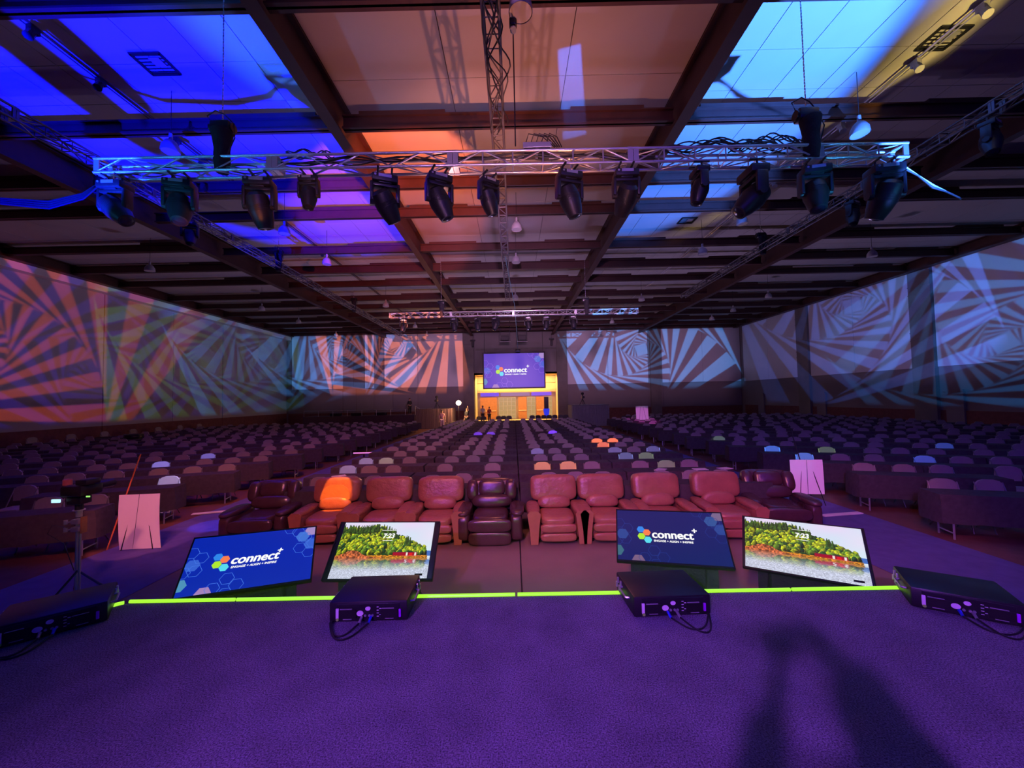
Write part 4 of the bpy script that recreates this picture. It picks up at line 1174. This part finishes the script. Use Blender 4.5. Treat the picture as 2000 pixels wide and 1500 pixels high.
for i, (x, y, rz, B, r, ti) in enumerate(tv):
    if i < 150:
        if B == 'C': where = '%s row of the centre block, %s from the left' % (ORD[r], ORD[ti])
        else: where = '%s row of the %s, %s from the recliner side' % (ORD[r], BN[B], ORD[ti])
        t = bpy.data.objects.new('banquet_table', ttop); COL.objects.link(t); t.location = (x, y, 0); t.rotation_euler = (0, 0, rz)
        tag(t, 'banquet table, ' + where, 'table', 'banquet tables in the ' + BN[B])
        for l in tl: inst(None, 'leg', t, link_mesh=l)
        c = bpy.data.objects.new('tablecloth', cms[i % 4]); COL.objects.link(c); c.location = (x, y, 0); c.rotation_euler = (0, 0, rz)
        tag(c, 'dark cloth on table, ' + where, 'tablecloth', 'dark tablecloths in the ' + BN[B])
    else:
        farT.add([Vector(v.co) for v in cms[0].vertices], [tuple(p.vertices) for p in cms[0].polygons], Matrix.Translation((x, y, 0)) @ Matrix.Rotation(rz, 4, 'Z'))
if farT.v:
    o = farT.build('distant_cloth_tables', M_cloth); o['kind'] = 'stuff'; tag(o, 'distant rows of cloth-covered tables at the rear of the hall', 'tables')
# chairs against the lobby light, their silhouette put into a black colour
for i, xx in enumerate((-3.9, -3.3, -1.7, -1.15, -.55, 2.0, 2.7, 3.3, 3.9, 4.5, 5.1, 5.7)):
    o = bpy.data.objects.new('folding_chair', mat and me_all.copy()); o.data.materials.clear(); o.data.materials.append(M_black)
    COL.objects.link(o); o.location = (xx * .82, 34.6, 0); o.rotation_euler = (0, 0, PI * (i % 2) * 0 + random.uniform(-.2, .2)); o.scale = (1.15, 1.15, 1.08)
    tag(o, 'silhouetted folding chair against the bright lobby doorway, %s from the left' % ORD[i], 'chair', 'silhouetted chairs in front of the lobby doors')
# chairs along left wall: dark backs
for i in range(9):
    o = bpy.data.objects.new('folding_chair', me_all); COL.objects.link(o); o.location = (-XW + 1.0, 16.2 + i * 1.75, 0); o.rotation_euler = (0, 0, PI / 2 + .1); o.scale = (1.2, 1.2, 1.15)
    tag(o, 'dark folding chair against the left wall, %s from the stage' % ORD[i], 'chair', 'chairs along the left wall')

# ================================================================== LOBBY DOORWAY

dw = struct(MB().box((-4.5, 44.5, 2.6), (.4, 3.0, 5.2)).box((5.25, 44.5, 2.6), (.4, 3.0, 5.2)).box((.38, 44.5, 5.3), (10.1, 3.0, .2)).box((.38, 44.3, .005), (9.4, 2.6, .01)).build('door_1', M_cream))
MB().box((.38, 46.1, 3.75), (9.4, .2, 1.1)).box((.38, 46.1, 4.75), (9.4, .2, .8)).build('header_panel', M_cream, dw)
MB().box((.38, 46.5, 2.6), (9.4, .1, 5.2)).build('rear_panel', M_cream, dw)
MB().box((.38, 45.4, 3.62), (9.3, .3, .18)).build('header_ledge', M_cream, dw)
for k in range(3):
    x0 = (-3.95, -1.55, 2.15)[k]; w_ = (2.2, 3.5, 2.4)[k]
    MB().box((x0 + w_ / 2, 46.02, 3.0), (w_, .05, .42)).build('transom_window', emis('transom%d' % k, (srgb(110, 70, 240), srgb(150, 110, 150), srgb(130, 80, 240))[k], .9), dw)
for x0, w_ in ((-4.0, 2.0), (.55, 1.0), (2.7, 1.0)):
    p = MB().box((x0 + w_ / 2, 46.0, 1.35), (w_, .1, 2.6)); p.build('door_panel', M_wood, dw)
    MB().box((x0 + w_ / 2, 45.92, 1.05), (w_ * .9, .06, .1)).build('push_bar', M_cream, dw)
for x0, w_ in ((-1.75, 2.0), (1.6, 1.0), (3.8, .8)):
    g = MB().box((x0 + w_ / 2, 46.3, 1.35), (w_, .03, 2.6)).build('glass_pane', emis('lobby_beyond', srgb(196, 160, 100), .8), dw)
    f = MB()
    n = max(1, round(w_ / .5))
    for k in range(n + 1): f.box((x0 + w_ * k / n, 46.1, 1.35), (.06, .1, 2.6))
    for k in range(6): f.box((x0 + w_ / 2, 46.1, .1 + k * .5), (w_, .08, .05))
    f.build('glazing_bars', M_white, dw)
ex = MB().box((.42, 45.15, 4.0), (.42, .06, .24)).build('exit_sign_box', M_cream, dw)
for k in range(6):
    MB().cyl((-2.6 + k * 1.25, 43.3, 5.18), (-2.6 + k * 1.25, 43.3, 5.21), .09, n=12).build('downlight', emis('downlight', (1, .8, .45), 3), dw)
bs = thing('banner_stand', 'narrow dark banner stand with blue panel at the right of the lobby doors', 'banner', (3.6, 42.4, 0))
MB().box((0, 0, 1.95), (.5, .04, 1.3)).build('dark_panel', M_black, bs); MB().prism([(-.3, .9), (.3, .9), (.34, 1.3), (-.34, 1.3)], 0, .05, Matrix.Rotation(PI / 2, 4, 'X')).prism([(-.2, .3), (.2, .3), (.3, .9), (-.3, .9)], 0, .05, Matrix.Rotation(PI / 2, 4, 'X')).build('blue_panel', emis('blue_banner', (.02, .04, .9), .8), bs)
MB().box((0, 0, .04), (.6, .3, .06)).cyl((0, 0, 0), (0, 0, .5), .03, n=6).build('foot', M_blackm, bs)

# ================================================================== RISERS, CAMERAS, LAMP
def riser(x, y, w_, h_, lab, m):
    t = thing('camera_riser', lab, 'platform', (x, y, 0))
    MB().box((0, 0, h_ - .05), (w_, 2.2, .1)).build('deck', M_black, t)
    n = 26; b = MB(); vs = []; fs = []
    for i in range(n * 2 + 1):
        xx = -w_ / 2 + w_ * i / (n * 2); yy = -1.12 - (.04 if i % 2 else 0); vs += [(xx, yy, 0), (xx, yy, h_ - .02)]
    for i in range(n * 2): fs.append((2 * i, 2 * i + 2, 2 * i + 3, 2 * i + 1))
    b.add(vs, fs)
    for s in (-1, 1): b.box((s * w_ / 2, 0, h_ / 2), (.03, 2.2, h_ - .04))
    b.build('skirt', m, t)
riser(6.6, 34.2, 3.2, 1.8, 'grey draped camera riser right of the lobby doors', M_drape)
riser(-6.9, 34.2, 3.1, 1.75, 'dark camera riser left of the work light', mat('dark_riser_drape', (.12, .07, .08), .9, noise=.2))
def vcam(x, y, z, lab, sc=1.):
    t = thing('video_camera', lab, 'camera', (x, y, z))
    s = sc
    b = MB()
    for a in range(3):
        b.cyl((0, 0, .55 * s), (.28 * s * math.cos(a * 2.1 + .5), .28 * s * math.sin(a * 2.1 + .5), 0), .025 * s, n=6)
    b.build('tripod', M_blackm, t)
    MB().box((0, 0, .68 * s), (.2 * s, .5 * s, .22 * s), bev=.02).box((0, .05 * s, .86 * s), (.12 * s, .3 * s, .12 * s), bev=.02).build('body', M_black, t)
    MB().cyl((0, -.25 * s, .68 * s), (0, -.5 * s, .68 * s), .09 * s, .11 * s, n=14).build('lens', M_black, t, smooth=40)
    MB().lathe([(0, 1.12 * s), (.1 * s, 1.1 * s), (.13 * s, 1.0 * s), (.1 * s, .9 * s), (0, .88 * s)], 12).build('cover', M_blackf, t, smooth=60)
vcam(6.1, 34.0, 1.8, 'black video camera on tripod on the right draped riser')
vcam(-6.8, 34.0, 1.75, 'black video camera on tripod on the left riser')
wlp = thing('work_lamp', 'bright warm work lamp on a stand left of the lobby doors', 'lamp', (-4.7, 32.8, 0))
MB().cyl((0, 0, 0), (0, 0, 2.0), .02, n=6).cyl((0, 0, .5), (.3, .2, 0), .015, n=6).cyl((0, 0, .5), (-.3, .2, 0), .015, n=6).cyl((0, 0, .5), (0, -.35, 0), .015, n=6).build('stand', M_blackm, wlp)
MB().lathe([(0, -.22), (.17, -.14), (.23, 0), (.17, .14), (0, .22)], 14, Matrix.Translation((0, 0, 2.2))).build('bulb', emis('work_bulb', (1, .75, .4), 20), wlp, smooth=60)
# platform with rail at back left
pf = thing('rear_platform', 'low dark platform with railing along the back wall on the left', 'platform', (-16, 40.9, 0))
MB().box((0, 0, .5), (11.5, 2.6, 1.0)).build('deck', mat('dark_riser_drape', (.1, .1, .1)), pf)
r = MB().cyl((-5.7, -1.2, 1.6), (5.0, -1.2, 1.6), .025, n=6)
for k in range(8): r.cyl((-5.7 + k * 1.5, -1.2, 1.0), (-5.7 + k * 1.5, -1.2, 1.6), .02, n=5)
r.build('railing', M_alu, pf)
for i, xx in enumerate((-18.6, -16.4, -13.9)):
    o = MB().box((0, 0, .16), (1.1, .5, .3), bev=.03).box((0, -.26, .16), (.9, .02, .2)).build('equipment_case', M_black, None, loc=(xx, 40.2, 1.0)); tag(o, 'black equipment case on the rear platform, %s from the left' % ORD[i], 'case', 'cases on the rear platform')
rp = thing('ramp_railing', 'small stair with handrail at the right end of the rear platform', 'stairs', (-9.6, 40.9, 0))
b = MB()
for k in range(5): b.box((k * .3 - .6, 0, (5 - k) * .1), (.3, 1.4, (5 - k) * .2))
b.build('step', M_black, rp); MB().cyl((-.7, -.7, 1.9), (.9, -.7, .9), .03, n=6).cyl((-.7, -.7, 1.0), (-.7, -.7, 1.9), .03, n=6).cyl((.9, -.7, 0), (.9, -.7, .9), .03, n=6).build('handrail', M_alu, rp)

# ================================================================== EASELS
def easel(x, y, w_, h_, z0, rz, mast, lab, tilt=.12, m=M_foam, curl=.0):
    t = thing('easel_board', lab, 'easel', (x, y, 0), rz)
    n = 8; vs = []; fs = []
    for j in range(n + 1):
        v = j / n; z = z0 + h_ * v; off = curl * (1 - v) ** 2
        for xx in (-w_ / 2, w_ / 2):
            for th in (-.004, .004): vs.append((xx + off * .9, z * tilt * .6 + th - off * .2, z))
    for j in range(n):
        a = j * 4; c = a + 4
        fs += [(a, a + 2, c + 2, c), (a + 1, c + 1, c + 3, a + 3), (a, c, c + 1, a + 1), (a + 2, a + 3, c + 3, c + 2)]
    fs += [(0, 1, 3, 2), (n * 4, n * 4 + 2, n * 4 + 3, n * 4 + 1)]
    MB().add(vs, fs).build('board', m, t)
    e = MB(); ap = (0, .25, z0 + h_ * 1.02)
    e.cyl((-w_ * .32, -.03, .0), (-w_ * .12, .04 + h_ * tilt * .5, z0 + h_ * .98), .008, n=5).cyl((w_ * .45, -.03, .0), (w_ * .10, .04 + h_ * tilt * .5, z0 + h_ * .98), .008, n=5)
    e.cyl((0, .5, 0), (0, .12, z0 + h_), .008, n=5)
    e.build('easel_leg', M_blackm, t)
    MB().cyl((-w_ * .05, -.02, z0), (0, h_ * tilt * .55, z0 + h_), .003, n=4).build('cord', M_blackm, t)
    if mast: 
        MB().cyl((mast[0], .05, z0 * .2), (mast[1], .3, mast[2]), .012, n=6).build('mast', mat('orange_pole', (.7, .2, .05), .4, noise=.1) if x < 0 else M_blackm, t)
easel(-6.62, 6.75, .66, .92, .02, .1, (-.5, -.18, 1.62), 'pink-lit foam board on an easel with tall orange pole, at the left', curl=.1)
easel(6.5, 8.6, .68, .75, .25, -.1, (.1, -.18, 1.75), 'lilac-lit foam board on easel beside the right end recliner', curl=-.02)
easel(9.35, 28.0, .9, 1.3, .45, 0, None, 'white board on an easel far back in the right aisle')

# ================================================================== CAMERA STAND LEFT
cs = thing('camera_stand', 'camera rig with small bright display on a chrome stand at the left stage corner', 'camera stand', (-5.78, 5.12, 0))
cs.scale = (.95, .95, .70)
P = MB()
for dx in (-.022, .022): P.cyl((dx, 0, .08), (dx, 0, 1.45), .016, n=10)
P.build('pole', M_alu, cs, smooth=40)
for z in (1.28, 1.42):
    MB().box((0, -.01, z), (.11, .1, .09), bev=.012).cyl((-.05, 0, z), (-.15, -.03, z - .02), .014, n=8).cyl((-.15, -.03, z - .05), (-.15, -.03, z + .03), .022, n=10).build('clamp', M_alu, cs, smooth=35)
MB().cyl((0, 0, 1.5), (0, 0, 1.62), .035, n=12).cyl((0, 0, 1.62), (0, 0, 1.635), .065, n=14).build('mounting_spigot', M_alu, cs, smooth=40)
MB().box((.07, .0, 1.35), (.02, .07, .3)).build('bracket', M_wood, cs)
MB().cyl((0, 0, 1.63), (0, 0, 1.75), .045, n=10).box((0, 0, 1.82), (.2, .16, .15), bev=.02).box((0, .03, 2.0), (.3, .3, .2), bev=.03).box((.12, .0, 2.16), (.16, .2, .1), bev=.02).build('camera_body', M_black, cs, smooth=35)
MB().cyl((0, .1, 2.02), (0, .42, 2.02), .07, .085, n=16).build('lens', M_black, cs, smooth=40)
MB().box((-.22, -.09, 1.83), (.11, .02, .06)).build('display', emis('small_display', (.45, .8, 1), 1.3), cs)
MB().box((.21, -.08, 1.9), (.05, .01, .025)).build('status_light', emis('status_green', (.4, .9, .2), 1.), cs)
MB().lathe([(0, 2.02), (.05, 2.0), (.05, 1.9), (0, 1.88)], 10, Matrix.Translation((-.17, 0, .2))).build('handgrip', mat('red_grip', (.35, .1, .08), .5), cs, smooth=60)
b = MB()
for a in range(3): b.cyl((0, 0, .5), (.36 * math.cos(a * 2.09 + .4), .36 * math.sin(a * 2.09 + .4), .02), .014, n=6)
b.build('leg', M_blackm, cs)
MB().tube([(-.1, -.05, 1.32), (-.28, -.08, 1.38), (-.34, -.08, 1.22), (-.2, 0, 1.0), (-.05, 0, .5)], .006).build('cable', M_rubber, cs, smooth=60)

tc_ = thing('trash_can', 'black trash can standing by the left wall beyond the seats', 'trash can', (-20.5, 20.7, 0))
MB().lathe([(0, 0), (.3, 0), (.36, .9), (.4, .92), (.4, .98), (.34, .98), (.28, .1), (0, .1)], 18).build('bin', M_black, tc_, smooth=40)
MB().lathe([(.405, .8), (.415, .84), (.405, .88)], 18).build('rim', M_blackm, tc_, smooth=40)
for i, (x, y, lab) in enumerate(((-6.9, 8.9, 'paper sheet lying on floor left of the row'), (6.6, 7.9, 'pale cable ramp on the blue floor right of the recliners'))):
    o = MB().box((0, 0, .012), (.9, .12, .024), bev=.008).build('cable_ramp', M_foam, None, loc=(x, y, .012)); o.rotation_euler = (0, 0, .3 if i == 0 else .15); tag(o, lab if i else 'pale cable ramp on the blue-lit floor left of the recliners', 'cable ramp')
# papers on tables
for i, (x, y, z) in enumerate(((4.3, 9.0, .765), (4.9, 9.05, .765), (-4.1, 9.0, .765), (3.4, 9.05, .765))):
    o = MB().box((0, 0, .004), (.3, .21, .008)).box((.01, .0, .010), (.28, .2, .004)).build('paper_pad', M_foam, None, loc=(x, y, z)); o.rotation_euler = (0, 0, .3 * i); tag(o, 'white paper pad on a second row table, %s from the left' % ORD[(2, 3, 0, 1)[i]], 'paper', 'paper pads on the tables')
lt = thing('lit_bar', 'thin pink glowing bar on the floor in the left aisle', 'light strip', (-5.6, 14.6, .55))
MB().tube([(-.5, 0, 0), (.3, 0, 0)], .02, 8).build('light_tube', emis('pink_tube', (1, .25, .8), 1.2), lt); MB().box((-.1, 0, -.3), (.05, .05, .5)).box((-.1, 0, -.53), (.4, .3, .03)).build('foot', M_black, lt)

# ================================================================== PEOPLE
def skin(name, verts, edges, radii, m, parent, lv=2):
    me = bpy.data.meshes.new(name); me.from_pydata(verts, edges, []); me.materials.append(m)
    o = bpy.data.objects.new(name, me); COL.objects.link(o); o.parent = parent
    s = o.modifiers.new('skin', 'SKIN'); s.use_smooth_shade = True
    for i, r_ in enumerate(radii):
        sv = me.skin_vertices[0].data[i]; sv.radius = (r_, r_) if not isinstance(r_, tuple) else r_; sv.use_root = (i == 0)
    su = o.modifiers.new('sub', 'SUBSURF'); su.levels = lv; su.render_levels = lv
    return o
def person(x, y, z, rz, lab, shirt, trousers, arms, H=1.7, hairlen=.0, bulk=1.):
    t = thing('person', lab, 'person', (x, y, z), rz)
    k = H / 1.7
    V = [(0, 0, .93), (0, .01, 1.12), (0, .01, 1.32), (0, 0, 1.44), (0, -.01, 1.52), (0, -.02, 1.62)]
    E = [(0, 1), (1, 2), (2, 3), (3, 4), (4, 5)]; R = [.13, .115, .14, .07, .055, .085]
    V.append((0, -.02, 1.68)); E.append((5, 6)); R.append(.075)
    for s, arm in ((-1, arms[0]), (1, arms[1])):
        n = len(V); V += [(s * .16, 0, 1.39)] + [tuple(a) for a in arm]; E += [(2, n), (n, n + 1), (n + 1, n + 2), (n + 2, n + 3)]; R += [.062, .042, .03, .026]
        n = len(V); V += [(s * .09, 0, .86), (s * .10, -.02, .48), (s * .11, .02, .08), (s * .12, -.12, .035)]; E += [(0, n), (n, n + 1), (n + 1, n + 2), (n + 2, n + 3)]; R += [.095, .062, .042, .035]
    V = [Vector(v) * k for v in V]; R = [r_ * k for r_ in R]
    skin('body', V, E, R, M_skin, t)
    sv = [0, 1, 2, 3]; A = [V[i] for i in sv]; e2 = [(0, 1), (1, 2), (2, 3)]; r2 = [.145 * k * bulk, .13 * k * bulk, .155 * k * bulk, .08 * k]
    for b0 in (7, 15):
        n = len(A); A += [V[b0], V[b0 + 1], V[b0 + 1].lerp(V[b0 + 2], .3 if bulk == 1 else .85)]; e2 += [(2, n), (n, n + 1), (n + 1, n + 2)]; r2 += [.075 * k * bulk, .052 * k * bulk, .048 * k * bulk]
    skin('shirt', A, e2, r2, shirt, t)
    A = [V[0]]; e2 = []; r2 = [.145 * k]
    for b0 in (11, 19):
        n = len(A); A += [V[b0], V[b0 + 1], V[b0 + 2]]; e2 += [(0, n), (n, n + 1), (n + 1, n + 2)]; r2 += [.11 * k, .078 * k, .06 * k]
    skin('trousers', A, e2, r2, trousers, t)
    MB(Matrix.Translation((0, .015 * k, 1.635 * k))).lathe([(0, .12 * k), (.06 * k, .105 * k), (.09 * k, .05 * k), (.094 * k, 0), (.07 * k, -.05 * k - hairlen)], 14).build('hair', M_hair, t, smooth=60)
    MB(Matrix.Translation((0, -.1 * k, 1.6 * k))).box((0, 0, 0), (.024, .04, .045), bev=.008).build('nose', M_skin, t, smooth=60)
    e = MB()
    for s in (-1, 1): e.cyl((s * .032 * k, -.095 * k, 1.635 * k), (s * .032 * k, -.108 * k, 1.635 * k), .009, n=8)
    e.build('eyes', M_black, t)
    MB().box((0, -.1 * k, 1.555 * k), (.045, .012, .01), bev=.003).build('mouth', mat('lips', (.4, .12, .1), .5), t)
    for s, b0 in ((-1, 7), (1, 15)):
        w_ = V[b0 + 3]; f = (V[b0 + 3] - V[b0 + 2]).normalized(); sd = Vector((1, 0, 0)); pv = [w_ - f * .02]; pe = []; pr = [.022]
        pv.append(w_ + f * .04); pe.append((0, 1)); pr.append(.03)
        for q in range(4):
            n = len(pv); o_ = sd * (.026 * (q - 1.5)); l = (.055, .065, .062, .048)[q]
            pv += [w_ + f * .07 + o_, w_ + f * (.07 + l * .6) + o_ + Vector((0, -.012, 0)), w_ + f * (.07 + l) + o_ + Vector((0, -.03, 0))]; pe += [(1, n), (n, n + 1), (n + 1, n + 2)]; pr += [.010, .009, .008]
        n = len(pv); pv += [w_ + f * .03 - sd * s * .045, w_ + f * .06 - sd * s * .06]; pe += [(1, n), (n, n + 1)]; pr += [.012, .009]
        skin('hand', pv, pe, pr, M_skin, t, 1)
    return t
down = lambda s: ((s * .24, .02, 1.12), (s * .25, -.05, .88), (s * .25, -.07, .80))
person(-3.3, 40.9, 0, .3, 'person in a white top standing in the lobby doorway, left of two', M_whitecl, M_darkcl, (down(-1), down(1)), 1.75, .12)
person(-2.6, 40.8, 0, -.4, 'person in a red top standing in the lobby doorway, right of two', M_redcl, M_darkcl, (down(-1), ((.24, .02, 1.12), (.18, -.2, 1.2), (.12, -.26, 1.3))), 1.62)
person(-10.9, 40.3, 1.0, .8, 'person in dark clothes on the rear platform by the stair rail', M_darkcl, M_darkcl, (down(-1), ((.24, .02, 1.12), (.2, -.25, 1.1), (.18, -.32, 1.1))), 1.7)
person(-6.0, 32.2, 0, .3, 'person in a pale pink top in front of the left riser', mat('pink_shirt', (.7, .35, .35), .8), mat('pale_trousers', (.6, .4, .4), .8), (down(-1), down(1)), 1.6)
person(-4.05, 33.2, 0, -.6, 'person in dark clothes reaching up beside the work lamp', M_darkcl, M_darkcl, (down(-1), ((.26, -.1, 1.5), (.3, -.2, 1.72), (.3, -.22, 1.8))), 1.7)
# photographer behind the lens (casts the shadow on the stage)
ph = person(.05, -.40, .8, PI, 'person photographing the hall from the stage with both arms raised', M_darkcl, M_darkcl,
            (((-.36, -.06, 1.20), (-.13, -.20, 1.58), (-.10, -.23, 1.62)), ((.36, -.06, 1.20), (.13, -.20, 1.58), (.10, -.23, 1.62))), 1.72, .03, 1.45)
sp_ = thing('smartphone', 'black phone held up in both hands behind the lens', 'phone', (.0, -.075, 2.46))
MB().box((0, 0, 0), (.16, .009, .078), bev=.004).build('casing', M_black, sp_)
MB().box((0, -.005, 0), (.15, .002, .07)).build('display', M_glass, sp_)
